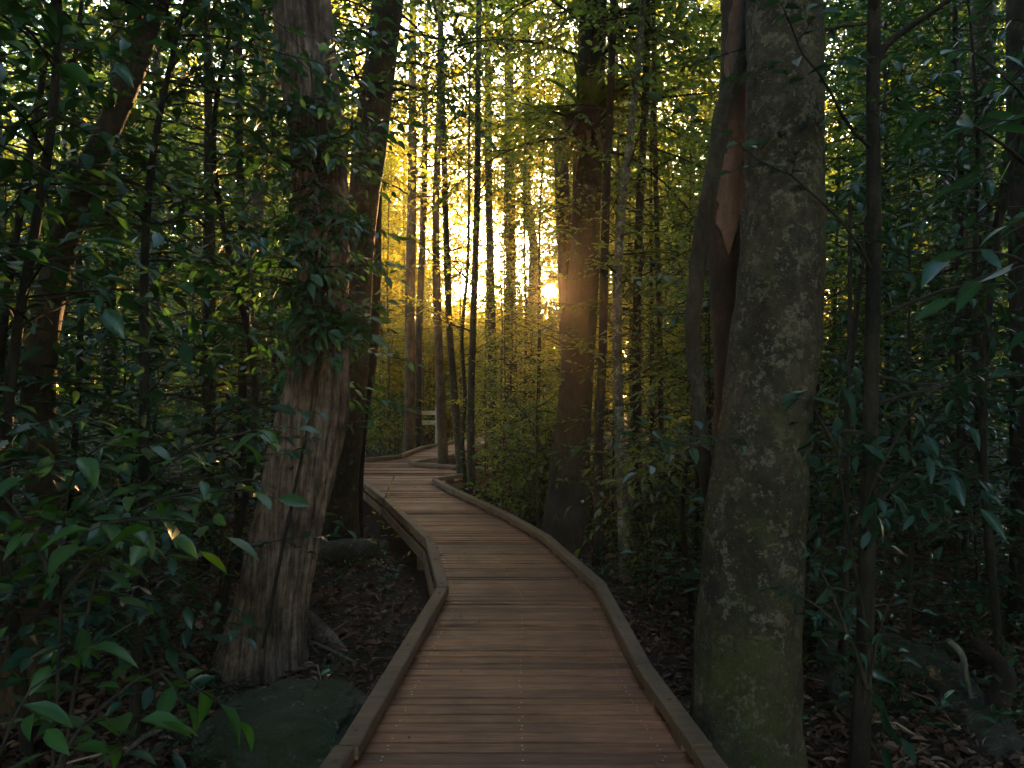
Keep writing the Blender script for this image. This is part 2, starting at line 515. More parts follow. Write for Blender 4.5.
class Fol:
    """collects the leaves and the wood of one crown"""
    def __init__(s, rng, leaf=.08, aspect=.42, spacing=.045, ldroop=.15, jit=.28, wood=True, rich=False, curl=.15):
        s.g = rng; s.leaf, s.asp, s.sp, s.ldroop, s.jit, s.wood, s.rich, s.curl = leaf, aspect, spacing, ldroop, jit, wood, rich, curl
        s.p, s.d, s.n, s.L, s.acc = [], [], [], [], Acc()
    def twig(s, a, d, ln, droop=.15, r=.003):
        g = s.g
        n = max(3, int(ln / s.sp))
        t = np.linspace(.12, 1, n)
        d = norm(d)
        pos = a + d * ln * t[:, None] + np.array([0, 0, -1.]) * (droop * ln * t ** 2)[:, None]
        side = norm(np.cross(d, [0, 0, 1.]) + 1e-6)
        sg = np.where(np.arange(n) % 2, 1., -1.)[:, None]
        ld = d * .6 + side * sg * .8 + g.normal(0, s.jit, (n, 3)) + np.array([0, 0, -s.ldroop])
        ld[-1] = d + np.array([0, 0, -s.ldroop])
        nn = np.array([0, 0, 1.]) + g.normal(0, s.jit * 1.2, (n, 3))
        s.p.append(pos); s.d.append(ld); s.n.append(nn); s.L.append(s.leaf * g.uniform(.6, 1.2, n))
        if s.wood:
            k = np.array([0., .55, 1.])
            s.acc.add(*tube(a + d * ln * k[:, None] + np.array([0, 0, -1.]) * (droop * ln * k ** 2)[:, None], [r, r * .7, r * .3], 3, cap=False))
    def limb(s, a, d, ln, r, tw_len, tw_step, sub=0, bare=.2, droop=.2, seg=5):
        """a branch with twigs on its outer part; sub > 0 puts twigs on side branches instead"""
        g = s.g
        K = 6
        d = norm(d)
        pts = [np.asarray(a, float)]
        for k in range(K):
            d = norm(d + g.normal(0, .12, 3) + np.array([0, 0, -droop / K]))
            pts.append(pts[-1] + d * ln / K)
        pts = np.array(pts)
        if s.wood or r > .012:
            s.acc.add(*tube(pts, r * np.linspace(1, .25, K + 1), seg, cap=False))
        fr = np.arange(bare, 1.0, tw_step / ln)
        for q, t in enumerate(fr):
            i = min(int(t * K), K - 1)
            o = pts[i] + (pts[i + 1] - pts[i]) * (t * K - i)
            ax = norm(pts[i + 1] - pts[i])
            side = norm(np.cross(ax, [0, 0, 1.]) + 1e-6) * (1 if q % 2 else -1)
            dd = norm(ax * g.uniform(.3, .9) + side * g.uniform(.5, 1.) + np.array([0, 0, g.normal(.05, .35)]))
            if sub:
                s.limb(o, dd, ln * g.uniform(.28, .5) * (1.15 - .5 * t), r * .4, tw_len, tw_step * .55, 0, .15, droop, 3)
            else:
                s.twig(o, dd, tw_len * g.uniform(.55, 1.25) * (1.1 - .45 * t))
        s.twig(pts[-1], d, tw_len)
    def arrays(s):
        p, d, n, L = (np.concatenate(v) for v in (s.p, s.d, s.n, s.L))
        return p, d, n, L
    def build(s, name, leafm, cull=None):
        p, d, n, L = s.arrays()
        if cull is not None:
            k = cull(p); p, d, n, L = p[k], d[k], n[k], L[k]
        V, Q, per = leaf_geo(p, d, n, L, L * s.asp * s.g.uniform(.8, 1.2, len(L)), s.rich, droop=s.curl)
        r = np.repeat(np.clip(s.g.beta(2, 2.4, len(p)) * (.75 if s.rich else 1), 0, 1), per)
        if s.rich: r = r + np.tile(np.array([0, .42, 0] * 7), len(p))      # the paler midrib
        if s.acc.n:
            V2 = np.vstack(s.acc.V)
            return mesh(name, np.vstack([V, V2]), [Q, np.vstack(s.acc.Q) + len(V)], [M[leafm], M['twig']], [0, 1], np.concatenate([r, np.zeros(len(V2))]), s.rich)
        return mesh(name, V, [Q], [M[leafm]], None, r, s.rich)


def at_len(pts, t):
    """point at fraction t of a polyline"""
    k = t * (len(pts) - 1)
    i = min(int(k), len(pts) - 2)
    return pts[i] + (pts[i + 1] - pts[i]) * (k - i)


UP = np.array([0, 0, 1.])


def around(g, elev):
    a = g.uniform(0, 2 * math.pi)
    return np.array([math.cos(a) * math.cos(elev), math.sin(a) * math.cos(elev), math.sin(elev)])


def wobble(amp, freq=(3., .8), seed=0, flare=0., fl_h=.35, ridges=5, extra=None):
    def f(R, th, s):
        p = np.stack([np.cos(th) * freq[0] * .35, np.sin(th) * freq[0] * .35, s * freq[1]], -1)
        q = np.stack([np.cos(th) * 2.2, np.sin(th) * 2.2, s * 5], -1)
        out = R * (1 + amp * fbm(p, seed, 3) + amp * .25 * fbm(q, seed + 5, 3))
        if flare:
            out = out + R * flare * np.exp(-s / fl_h) * (.45 + .55 * np.sin(ridges * th + seed + 1.3 * np.sin(2 * th)) ** 2)
        if extra is not None: out = out + extra(R, th, s)
        return out
    return f


def trunk_mesh(pts, rad, mat, seg=10, n=24, disp=None, name='trunk'):
    sp = spline(np.column_stack([pts, rad]), n)
    V, Q, T = tube(sp[:, :3], np.maximum(sp[:, 3], .004), seg, disp)
    return mesh(name, V, [Q, T], [M[mat]]), sp[:, :3], sp[:, 3]


# ---- prototypes: trunk and crown meshes with their base at the origin
def proto(kind, seed, leafm, barkm, **o):
    o.setdefault('asp', .5)
    g = np.random.default_rng(seed)
    H = o['h']
    k = 6
    xy = np.cumsum(g.normal(0, o.get('bend', .02) * H / k, (k + 1, 2)), 0); xy -= xy[0]
    pts = np.column_stack([xy, np.linspace(-.25, H, k + 1)])
    rad = o['r'] * np.linspace(1.1, o.get('tip', .25), k + 1)
    tm, sp, sr = trunk_mesh(pts, rad, barkm, o.get('seg', 8), o.get('n', 22), wobble(.12, seed=seed, flare=o.get('flare', .0)))
    f = Fol(g, o.get('leaf', .08), o.get('asp', .42), o.get('sp', .045), o.get('ldroop', .15), o.get('jit', .28), o.get('wood', True), False, .12)
    z0, z1 = o.get('z0', .2), o.get('z1', 1.)
    for i in range(o['limbs']):
        t = z0 + (z1 - z0) * ((i + g.random()) / o['limbs']) ** o.get('tpow', .9)
        prof = o['l0'] + (o['l1'] - o['l0']) * math.sin(math.pi * min(1, .15 + .85 * (t - z0) / (z1 - z0 + 1e-6)))
        a = at_len(sp, t)
        f.limb(a, around(g, g.uniform(*o.get('elev', (.05, .7)))), prof * g.uniform(.6, 1.2), max(.35 * at_len(sr[:, None], t)[0], .006), o.get('tw', .3), o.get('step', .11), o.get('sub', 0), o.get('bare', .2), o.get('droop', .25))
    f.twig(sp[-1], UP, .2)
    return tm, f.build('crown', leafm)


PROTO = {
    'tall': [proto('tall', s, lm, bm, h=15, r=.11, limbs=30, z0=.28, l0=1.1, l1=2.5, sub=1, leaf=.17, sp=.085, tw=.55, step=.28, elev=(.1, .9), bend=.012, n=30, seg=10, flare=.5, wood=False) for s, lm, bm in ((21, 'leaf_mid', 'bark_brown'), (22, 'leaf_gold', 'bark_pale'), (23, 'leaf_mid', 'bark_dark'))],
    'high': [proto('high', s, lm, bm, h=16, r=.07, limbs=46, z0=.44, l0=1.1, l1=2.8, sub=1, leaf=.16, sp=.075, tw=.55, step=.28, elev=(-.1, .8), bend=.012, n=30, seg=10, flare=.5, wood=False) for s, lm, bm in ((25, 'leaf_gold', 'bark_brown'), (26, 'leaf_gold', 'bark_dark'))],
    'lacy': [proto('lacy', s, lm, bm, h=8., r=.04, limbs=60, z0=.22, l0=.6, l1=1.6, leaf=.085, sp=.05, tw=.4, step=.15, elev=(-.1, .7), bend=.025) for s, lm, bm in ((71, 'leaf_gold', 'bark_brown'), (72, 'leaf_mid', 'bark_dark'), (73, 'leaf_mid', 'bark_moss'))],
    'under': [proto('under', s, lm, bm, h=7.5, r=.050, limbs=62, z0=.08, l0=.55, l1=1.4, leaf=.095, sp=.042, tw=.36, step=.11, elev=(-.05, .6), bend=.02, wood=True) for s, lm, bm in ((31, 'leaf_mid', 'bark_brown'), (32, 'leaf_dark', 'bark_dark'), (33, 'leaf_gold', 'bark_brown'), (34, 'leaf_teal', 'bark_moss'))],
    'sap': [proto('sap', s, lm, bm, h=3.6, r=.022, limbs=34, z0=.12, l0=.3, l1=.75, leaf=.085, sp=.05, tw=.24, step=.11, elev=(.0, .7), bend=.025) for s, lm, bm in ((41, 'leaf_mid', 'bark_brown'), (42, 'leaf_dark', 'bark_dark'), (43, 'leaf_gold', 'bark_brown'), (44, 'leaf_teal', 'bark_dark'))],
    'shrub': [proto('shrub', s, lm, 'bark_dark', h=1.15, r=.012, limbs=17, z0=.2, l0=.25, l1=.55, leaf=.075, sp=.042, tw=.2, step=.09, elev=(.1, 1.), bend=.03) for s, lm in ((51, 'leaf_mid'), (52, 'leaf_dark'), (53, 'leaf_teal'))],
}
# unseen crown added above the frame on big trees, to shade the near boardwalk
g = np.random.default_rng(77)
fo = Fol(g, .17, .45, .12, .15, .3, False)
for i in range(13):
    fo.limb((0, 0, g.uniform(-1.5, .8)), around(g, g.uniform(.05, 1.1)), g.uniform(2.4, 4.2), .06, .7, .42, 1, .2, .15)
SHADE_CROWN = fo.build('crown', 'leaf_dark')


def plant(kind, v, x, y, rz, sc, name, label, cat, group=None, z=None):
    tm, cm = PROTO[kind][v]
    zz = float(ground_z(x, y)) if z is None else z
    r = thing(name, label, cat, (x, y, zz), group)
    r.rotation_euler = (0, 0, rz); r.scale = (sc,) * 3
    link('stem' if kind == 'shrub' else 'trunk', tm, r)
    link('foliage' if kind == 'shrub' else 'crown', cm, r)
    return r


# ------------------------------------------------------------------ hero trees
def hero(name, label, cat, rows, bark_m, seg=40, n=140, disp=None, top=None, crown=None, crown_s=1., back=0.):
    """rows: (px, py, distance, radius in px) from the ground up; top: world height to grow on to, out of the frame"""
    pts = np.array([P(a, b, c) for a, b, c, d in rows])
    rad = np.array([d / F * c for a, b, c, d in rows])
    z0 = float(ground_z(pts[0, 0], pts[0, 1])) - .15
    if pts[0, 2] > z0:
        pts = np.vstack([pts[0] + (pts[0] - pts[1]) * .0 + np.array([0, 0, z0 - pts[0, 2]]), pts]); rad = np.concatenate([[rad[0] * 1.1], rad])
    if top:
        d = pts[-1] - pts[-3]; d = d / abs(d[2]) * .45 + np.array([0, 0, .55])
        L = top - pts[-1, 2]
        pts = np.vstack([pts, pts[-1] + d * L * .5 - [0, back * .4, 0], pts[-1] + d * L - [0, back, 0]]); rad = np.concatenate([rad, [rad[-1] * .85, rad[-1] * .55]])
    base = pts[0].copy(); base[2] = z0 + .15
    me, sp, sr = trunk_mesh(pts - base, rad, bark_m, seg, n, disp)
    r = thing(name, label, cat, base)
    link('trunk', me, r)
    if crown:
        c = link('crown', SHADE_CROWN, r, sp[-1])  # added out of view and scaled to darken the foreground
        c.rotation_euler = (0, 0, crown); c.scale = (crown_s,) * 3
    return r, sp + base, sr


# 1 the great mottled trunk at the right of the walk
def knots(R, th, s):
    fine = fbm(np.stack([np.cos(th) * 5, np.sin(th) * 5, s * 9], -1), 18, 4)
    rings = np.maximum(0, fbm(np.stack([np.cos(th) * 1.2, np.sin(th) * 1.2, s * 13], -1), 28, 3)) ** 1.5
    return .012 * np.sin(s * 9 + .6 * np.sin(th * 2)) * fbm(np.stack([np.cos(th), np.sin(th), s * 2], -1), 8, 2) + .007 * fine - .016 * rings
hero('mottled_tree', 'massive straight trunk mottled with pale lichen and moss standing against the boardwalk edge', 'tree',
     [(742, 800, 3.62, 55), (744, 740, 3.62, 50), (746, 680, 3.62, 49), (752, 560, 3.63, 48), (760, 470, 3.64, 46), (768, 400, 3.65, 43), (777, 320, 3.65, 43), (783, 250, 3.65, 40.5), (784, 150, 3.66, 38), (785, 60, 3.66, 37), (786, -60, 3.68, 36)],
     'bark_big', 120, 460, wobble(.06, (5, 2.6), 4, .42, .45, 4, knots), 11, .6, 1.4, 2.6)

# 2 the peeling reddish trunk behind it, with a bare wood patch
r2, sp2, sr2 = hero('peeling_tree', 'reddish trunk with peeling bark pressed close behind the massive mottled trunk', 'tree',
     [(738, 640, 4.25, 30), (737, 500, 4.25, 27), (738, 420, 4.25, 24), (736, 300, 4.25, 24), (733, 220, 4.25, 25), (738, 140, 4.25, 21), (742, 60, 4.25, 20), (744, -60, 4.25, 19)],
     'bark_peel', 36, 200, wobble(.13, (4, 1.4), 12), 9.5, 2.1, 1.1, 3.5)


def patch(path, rad, t0, t1, a0, a1, mat, name, parent, lift=1.02, seed=0):
    """a bare patch standing just proud of a trunk, with ragged edges"""
    n, m = 44, 18
    V = np.zeros((n, m, 3))
    base = np.array(parent.location)
    for i, t in enumerate(np.linspace(t0, t1, n)):
        c = at_len(path, t); r = at_len(rad[:, None], t)[0]
        e = .5 + .9 * fbm(np.array([i * .37, 1.3, seed]), seed, 4)
        e2 = .5 + .9 * fbm(np.array([i * .37, 7.3, seed]), seed + 3, 4)
        w = min(1, math.sin(math.pi * (i + .3) / n) * 1.7)
        for j, q in enumerate(np.linspace(a0 + (1 - w * (.42 + .58 * e)) * (a1 - a0) * .5, a1 - (1 - w * (.42 + .58 * e2)) * (a1 - a0) * .5, m)):
            rr = r * (lift + .05 * fbm(np.array([q * 2.5, t * 18, seed]), seed, 3)) * (1. if 0 < j < m - 1 else .9)
            V[i, j] = c + np.array([math.cos(q) * rr, math.sin(q) * rr, 0]) - base
    k = np.arange(n - 1)[:, None] * m + np.arange(m - 1)[None]
    Q = np.stack([k, k + 1, k + m + 1, k + m], -1).reshape(-1, 4)
    return link(name, mesh(name, V.reshape(-1, 3), [Q], [M[mat]]), parent)


patch(sp2, sr2, .26, .40, -2.9, -1.2, 'bark_bare', 'bare_wood', r2, 1.10, 3)['label'] = 'bare pinkish wood where the bark has fallen away'
patch(sp2, sr2, .155, .20, -2.6, -1.3, 'bark_bare', 'bare_wood', r2, 1.10, 9)['label'] = 'lower strip of bare orange wood'

# 3 the thick climbing vine
def creeper(name, label, rows, mat, seg=10, n=90, amp=.22, cat='vine', seed=3):
    pts = np.array([P(a, b, c) for a, b, c, d in rows]); rad = np.array([d / F * c for a, b, c, d in rows])
    base = pts[0].copy()
    me, sp, sr = trunk_mesh(pts - base, rad, mat, seg, n, wobble(amp, (5, 4), seed), name)
    return tag(link(name, me, None, base), label, cat), sp + base


creeper('climbing_vine', 'thick twisted vine climbing beside the reddish peeling trunk',
        [(726, 580, 4.1, 8), (712, 505, 4.02, 8), (703, 455, 4.0, 7.5), (699, 400, 3.98, 7), (693, 340, 3.98, 7.5), (698, 265, 4.0, 8), (707, 205, 4.0, 8), (717, 150, 4.0, 8), (722, 112, 4.0, 8.5), (737, 78, 4.0, 8), (746, 40, 4.02, 7), (747, -20, 4.05, 6), (752, -250, 4.1, 5)], 'bark_vine', 12, 150)

# 4 the leaning weathered trunk at the left
def fibres(R, th, s):
    q = th + .25 * s
    a = fbm(np.stack([np.cos(q) * 5, np.sin(q) * 5, s * .55], -1), 31, 4)
    b = fbm(np.stack([np.cos(q) * 13, np.sin(q) * 13, s * 1.1], -1), 37, 3)
    hol = np.exp(-((th - 4.75) / .30) ** 2 - ((s - 2.05) / .42) ** 2)
    return R * (.24 * a + .13 * b - .10 * np.maximum(0, fbm(np.stack([np.cos(q) * 22, np.sin(q) * 22, s * .9], -1), 41, 2)) - .42 * hol)
r4, sp4, sr4 = hero('weathered_tree', 'leaning dead trunk of grey brown fibrous wood with a hollow and leafy climbers', 'tree',
     [(262, 668, 5.2, 37), (266, 640, 5.2, 35), (273, 600, 5.2, 33), (290, 520, 5.22, 32), (304, 455, 5.25, 32), (315, 400, 5.28, 31), (321, 330, 5.3, 27), (324, 250, 5.32, 25), (317, 150, 5.35, 25), (310, 80, 5.35, 27), (303, 0, 5.38, 28), (300, -60, 5.4, 27)],
     'bark_dead', 170, 300, wobble(.05, (3, .8), 14, .5, .26, 5, fibres), 11, 1.3, 1.4, 2.6)

# 5 the mossy trunk behind it
r5, sp5, sr5 = hero('mossy_tree', 'mossy green trunk rising behind the weathered leaning trunk', 'tree',
     [(333, 552, 8.8, 27), (335, 530, 8.8, 22), (341, 470, 8.8, 18), (349, 400, 8.8, 17), (355, 310, 8.85, 16), (362, 220, 8.9, 15), (374, 110, 9., 16), (388, 0, 9., 15), (396, -80, 9., 14)],
     'bark_moss', 28, 120, wobble(.10, (3, 1), 19, .6, .3, 5), 14)

# 6 the forked dark tree at the far left
r6, sp6, sr6 = hero('forked_tree', 'dark crooked tree forking high up at the left edge behind the broad leaves', 'tree',
     [(18, 690, 4.3, 24), (28, 640, 4.3, 18), (40, 560, 4.3, 15), (44, 480, 4.32, 15), (38, 400, 4.35, 15), (46, 320, 4.4, 14), (62, 250, 4.45, 13), (86, 180, 4.5, 12), (112, 120, 4.55, 11.5), (134, 66, 4.6, 12), (150, 30, 4.62, 8), (170, -20, 4.65, 7)],
     'bark_brown', 24, 140, wobble(.12, (3, 1.4), 25, .5, .2, 4), 9, .2, 1.2)
fk = np.array([P(132, 72, 4.59), P(134, 40, 4.6), P(136, 0, 4.6), P(138, -90, 4.6), P(150, -350, 4.7)])
me, _, _ = trunk_mesh(fk - np.array(r6.location), np.array([9, 8, 7, 6, 3]) / F * 4.6, 'bark_brown', 14, 40, wobble(.1, seed=5), 'branch')
link('branch', me, r6)

# 7 the big tree at the bend that carries the fern
r7, sp7, sr7 = hero('fern_bearing_tree', 'stout dark trunk leaning at the bend of the boardwalk just right of the sun', 'tree',
     [(564, 556, 9.0, 25), (566, 520, 9.0, 22), (570, 460, 9.0, 19.5), (575, 400, 9.0, 17.5), (580, 330, 9.0, 16.5), (585, 250, 9.0, 15), (587, 180, 9.0, 14.5), (590, 110, 9.0, 14), (592, 40, 9.0, 13.5), (594, -40, 9.0, 13)],
     'bark_dark', 36, 150, wobble(.08, (3, 1), 33, .45, .3, 5), 14)
def clothe(r, sp, sr, seed, n, t0, t1, l0, l1, mat, leaf=.10):
    g = np.random.default_rng(seed)
    f = Fol(g, leaf, .5, .05)
    for q in range(n):
        t = g.uniform(t0, t1)
        f.limb(at_len(sp, t) - np.array(r.location), around(g, g.uniform(-.25, .6)), g.uniform(l0, l1), .022, .42, .28, 1, .25, .35)
    link('crown', f.build('crown', mat), r)


clothe(r7, sp7, sr7, 707, 60, .34, .58, 1.0, 2.2, 'leaf_mid')
clothe(r5, sp5, sr5, 708, 34, .38, .58, .8, 1.7, 'leaf_dark')

# 8..: slim trunks. (label, rows, bark, top)
SLIM = [
    ('sunlit_stub', 'short broken trunk glowing orange beside the fern bearing tree', 'tree', [(570, 470, 11.8, 7), (566, 300, 11.8, 7.5), (563, 200, 11.8, 7.5), (561, 150, 11.8, 7), (560, 132, 11.8, 5)], 'bark_brown', None, None),
    ('pole_tree', 'single slim brown trunk growing out of the notch cut in the far boardwalk', 'tree', [(443, 470, 14.3, 5.6), (442, 430, 14.3, 4.8), (440, 380, 14.3, 4.4), (437, 300, 14.3, 4), (436, 200, 14.3, 3.6), (440, 90, 14.3, 3.2)], 'bark_brown', 12, 'tall'),
    ('orange_tree', 'stout orange brown trunk standing left of the rail fence', 'tree', [(409, 462, 18.2, 7), (409, 440, 18.2, 6), (410, 380, 18.2, 5.6), (410, 300, 18.2, 5), (412, 200, 18.2, 4.6)], 'bark_brown', 13, 'tall'),
    ('shaded_tree', 'dark trunk close beside the stout orange brown trunk near the rail fence', 'tree', [(418, 458, 19.2, 4.2), (418, 400, 19.2, 3.8), (419, 330, 19.2, 3.4), (424, 200, 19.2, 3)], 'bark_dark', 12, None),
    ('double_tree', 'slim leaning trunk right of the pole in the boardwalk notch', 'tree', [(463, 492, 12.6, 5), (459, 450, 12.6, 4), (454, 390, 12.6, 3.8), (449, 320, 12.6, 3.4), (446, 230, 12.6, 3)], 'bark_moss', 9, 'under'),
    ('curved_sapling', 'thin curved stem crossing beside the slim leaning trunk by the notch', 'sapling', [(466, 490, 12.4, 2.4), (462, 440, 12.4, 2.2), (465, 400, 12.4, 2), (462, 340, 12.4, 1.8), (468, 260, 12.4, 1.5)], 'bark_moss', 7.5, 'under'),
    ('post_like_tree', 'straight dark slim trunk at the end of the right kerb before the notch', 'tree', [(472, 506, 11.4, 5), (471, 460, 11.4, 4), (471, 400, 11.4, 3.6), (474, 300, 11.4, 3.4), (477, 200, 11.4, 3.2), (478, 100, 11.4, 3)], 'bark_moss', 9, 'under'),
    ('backlit_tree', 'slim trunk standing in front of the brightest gap of sky left of the sun', 'tree', [(494, 482, 16, 4.8), (493, 400, 16, 4.4), (491, 300, 16, 4.2), (489, 200, 16, 3.8), (488, 90, 16, 3.4)], 'bark_brown', 14, 'tall'),
    ('glowing_tree', 'taller straight backlit trunk midway between the sky gap and the sun', 'tree', [(513, 476, 17.5, 6), (512, 400, 17.5, 5.6), (511, 300, 17.5, 5.4), (510, 200, 17.5, 5), (509, 90, 17.5, 4.6)], 'bark_brown', 15, 'tall'),
    ('bent_tree', 'bent slender trunk with a crook just left of the orange broken trunk', 'tree', [(532, 470, 19, 5), (531, 330, 19, 4.6), (534, 250, 19, 4.8), (527, 200, 19, 4.4), (528, 120, 19, 4)], 'bark_brown', 14, 'tall'),
    ('shadow_tree', 'dark slim trunk right against the fern bearing tree', 'tree', [(598, 560, 8.3, 5), (599, 450, 8.3, 4.5), (603, 330, 8.3, 4.3), (606, 200, 8.3, 4), (612, 60, 8.3, 3.6)], 'bark_dark', 9, 'under'),
    ('pale_slim_tree', 'slim pale trunk leaning right beside the fern bearing tree', 'tree', [(627, 600, 7.6, 6.5), (623, 520, 7.6, 5.6), (619, 420, 7.6, 5.2), (617, 320, 7.6, 4.7), (621, 220, 7.6, 4.2), (630, 140, 7.6, 3.8), (640, 40, 7.6, 3.4)], 'bark_pale', 9, 'under'),
    ('grey_slim_tree', 'slim grey trunk just right of the slim pale trunk', 'tree', [(640, 570, 8.6, 5), (637, 450, 8.6, 4.6), (637, 330, 8.6, 4.4), (640, 200, 8.6, 4), (646, 80, 8.6, 3.6)], 'bark_moss', 10, 'under'),
    ('fine_tree', 'fine upright stem halfway between the slim grey trunk and the twisted vine', 'sapling', [(664, 560, 9.2, 3.4), (661, 430, 9.2, 3), (659, 300, 9.2, 2.8), (655, 150, 9.2, 2.5)], 'bark_brown', 8, 'under'),
    ('black_sapling', 'dark straight sapling right of the massive mottled trunk running the full height', 'sapling', [(858, 800, 3.7, 9.5), (861, 720, 3.7, 8.5), (866, 600, 3.7, 8), (869, 480, 3.7, 7.6), (871, 380, 3.7, 7.2), (874, 250, 3.7, 7), (873, 120, 3.7, 6.6), (874, 0, 3.7, 6.2)], 'bark_dark', 6.8, 'under'),
    ('thin_stem', 'thin stem between the massive mottled trunk and the dark straight sapling', 'sapling', [(846, 620, 4.6, 3), (846, 520, 4.6, 2.6), (848, 400, 4.6, 2.4), (850, 300, 4.6, 2.2), (850, 200, 4.6, 1.8)], 'bark_dark', None, None),
    ('pale_right_tree', 'pale mossy lichen spotted trunk near the right edge', 'tree', [(968, 560, 8.2, 17), (970, 500, 8.2, 15.5), (974, 420, 8.2, 14), (978, 330, 8.2, 13), (979, 240, 8.2, 12.5), (980, 150, 8.2, 12), (983, 40, 8.2, 11)], 'bark_pale', 13, 'tall'),
    ('leaning_far_tree', 'leaning brown trunk left of the pale lichen spotted trunk', 'tree', [(918, 470, 13, 9), (926, 400, 13, 8), (936, 300, 13, 7.5), (946, 200, 13, 7), (956, 80, 13, 6)], 'bark_brown', 13, 'tall'),
    ('grey_far_tree', 'straight dull trunk behind the dark straight sapling', 'tree', [(896, 470, 14, 8.5), (898, 380, 14, 8), (900, 280, 14, 7.4), (902, 150, 14, 7), (903, 30, 14, 6.4)], 'bark_moss', 14, 'tall'),
    ('edge_tree', 'dark trunk cut off by the right edge', 'tree', [(1030, 640, 5.6, 19), (1030, 520, 5.6, 17), (1028, 400, 5.6, 16), (1026, 250, 5.6, 15), (1022, 80, 5.6, 14)], 'bark_dark', 10, None),
    ('small_left_tree', 'thin dark trunk behind the broad leaved plant left of the weathered trunk', 'tree', [(238, 560, 7.5, 5), (240, 470, 7.5, 4.6), (243, 380, 7.5, 4.4), (246, 300, 7.5, 4.2), (240, 180, 7.5, 4)], 'bark_dark', 9, 'under'),
    ('brown_left_tree', 'brown trunk between the thin dark trunk and the forked tree', 'tree', [(118, 520, 10, 8), (112, 430, 10, 7.4), (108, 330, 10, 7), (112, 200, 10, 6.5), (118, 60, 10, 6)], 'bark_brown', 12, 'tall'),
    ('second_left_tree', 'brown trunk showing high up between the forked tree and the weathered trunk', 'tree', [(240, 470, 13, 9), (252, 330, 13, 8), (256, 220, 13, 8), (258, 120, 13, 7.5), (262, 0, 13, 7)], 'bark_brown', 14, 'tall'),
    ('kerb_tree', 'slim dark trunk at the left kerb beside the mossy trunk', 'tree', [(355, 540, 9.6, 8), (357, 480, 9.6, 6.5), (362, 420, 9.6, 6), (372, 360, 9.6, 5), (376, 300, 9.6, 4.4), (378, 200, 9.6, 4)], 'bark_dark', 9, None),
]
for i, (nm, lb, ct, rows, bk, top, cr) in enumerate(SLIM):
    r, sp, sr = hero(nm if nm.endswith(('tree', 'sapling')) else {'sunlit_stub': 'broken_tree', 'thin_stem': 'thin_sapling'}[nm], lb, ct, rows, bk, 14, 60, wobble(.10, (3, 1.2), 50 + i, .4, .2, 4), top)
    if cr:
        g = np.random.default_rng(600 + i)
        f = Fol(g, .09 if cr == 'under' else .15, .5, .05 if cr == 'under' else .085, wood=cr == 'under')
        H = sp[-1][2]
        for q in range(22 if cr == 'under' else 20):
            t = g.uniform((.30 if rows[0][0] < 540 else .18) if cr == 'under' else .48, 1.)
            f.limb(at_len(sp, t) - np.array(r.location), around(g, g.uniform(.05, .8)), g.uniform(.6, 1.3) if cr == 'under' else g.uniform(1.2, 2.4), max(.3 * at_len(sr[:, None], t)[0], .007), .34 if cr == 'under' else .55, .13 if cr == 'under' else .34, 0 if cr == 'under' else 1)
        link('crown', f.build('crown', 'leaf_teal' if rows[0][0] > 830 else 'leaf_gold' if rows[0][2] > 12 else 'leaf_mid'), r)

creeper('hanging_vine', 'thin vine slanting across the pale lichen spotted trunk at the right', [(934, 356, 6.6, 2.4), (950, 325, 6.6, 2.5), (970, 288, 6.6, 2.5), (986, 258, 6.6, 2.6), (1000, 200, 6.6, 2.4), (1012, 90, 6.6, 2.4), (1016, -40, 6.6, 2.2)], 'bark_dark', 8, 60, .15)
creeper('side_branch', 'bare arching branch reaching from the dark straight sapling to the upper right', [(873, 70, 3.7, 4.5), (884, 48, 3.68, 4), (905, 30, 3.65, 3.4), (935, 10, 3.6, 2.8), (975, -20, 3.5, 2)], 'bark_dark', 8, 50, .12, 'branch')

# ------------------------------------------------------------------ fern on the tree at the bend
g = np.random.default_rng(5)
cen = P(588, 118, 8.75)
fern = thing('nest_fern', 'large bird nest fern with strap fronds perched on the fern bearing tree', 'fern', cen)


def strap(g, a, d, L, W, droop, n=9):
    t = np.linspace(0, 1, n)[:, None]
    d = norm(d)
    c = a + d * L * t + np.array([0, 0, -1]) * droop * L * t ** 2
    s = norm(np.cross(np.gradient(c, axis=0), UP) + 1e-6)
    w = W * np.sin(math.pi * np.clip(.12 + .86 * t, 0, 1)) ** .7
    u = np.cross(s, norm(np.gradient(c, axis=0)))
    V = np.stack([c - s * w + u * w * .3, c, c + s * w + u * w * .3], 1).reshape(-1, 3)
    k = np.arange(n - 1)[:, None] * 3 + np.arange(2)[None]
    return V, np.stack([k, k + 1, k + 4, k + 3], -1).reshape(-1, 4)


for nm, mt, cnt, el, Lr, dr in (('fronds', 'frond', 46, (.2, 1.35), (.6, 1.15), (.15, .55)), ('dead_fronds', 'frond_dry', 20, (-1.2, -.1), (.4, .8), (.3, .7))):
    acc = Acc()
    for i in range(cnt):
        d = around(g, g.uniform(*el))
        acc.add(*strap(g, d * .06, d, g.uniform(*Lr), g.uniform(.035, .06), g.uniform(*dr)), r=g.random())
    o = link(nm, acc.build(nm, M[mt], True), fern)
acc = Acc()
q = np.array([(0, 0, -.28), (0, 0, -.1), (0, 0, .05), (0, 0, .12)])
acc.add(*tube(spline(q, 16), np.interp(np.linspace(0, 1, 16), [0, .3, .7, 1], [.22, .34, .36, .12]), 20, wobble(.3, (5, 5), 3)))
link('root_ball', acc.build('root_ball', M['root'], True), fern)
fern.scale = (.85,) * 3

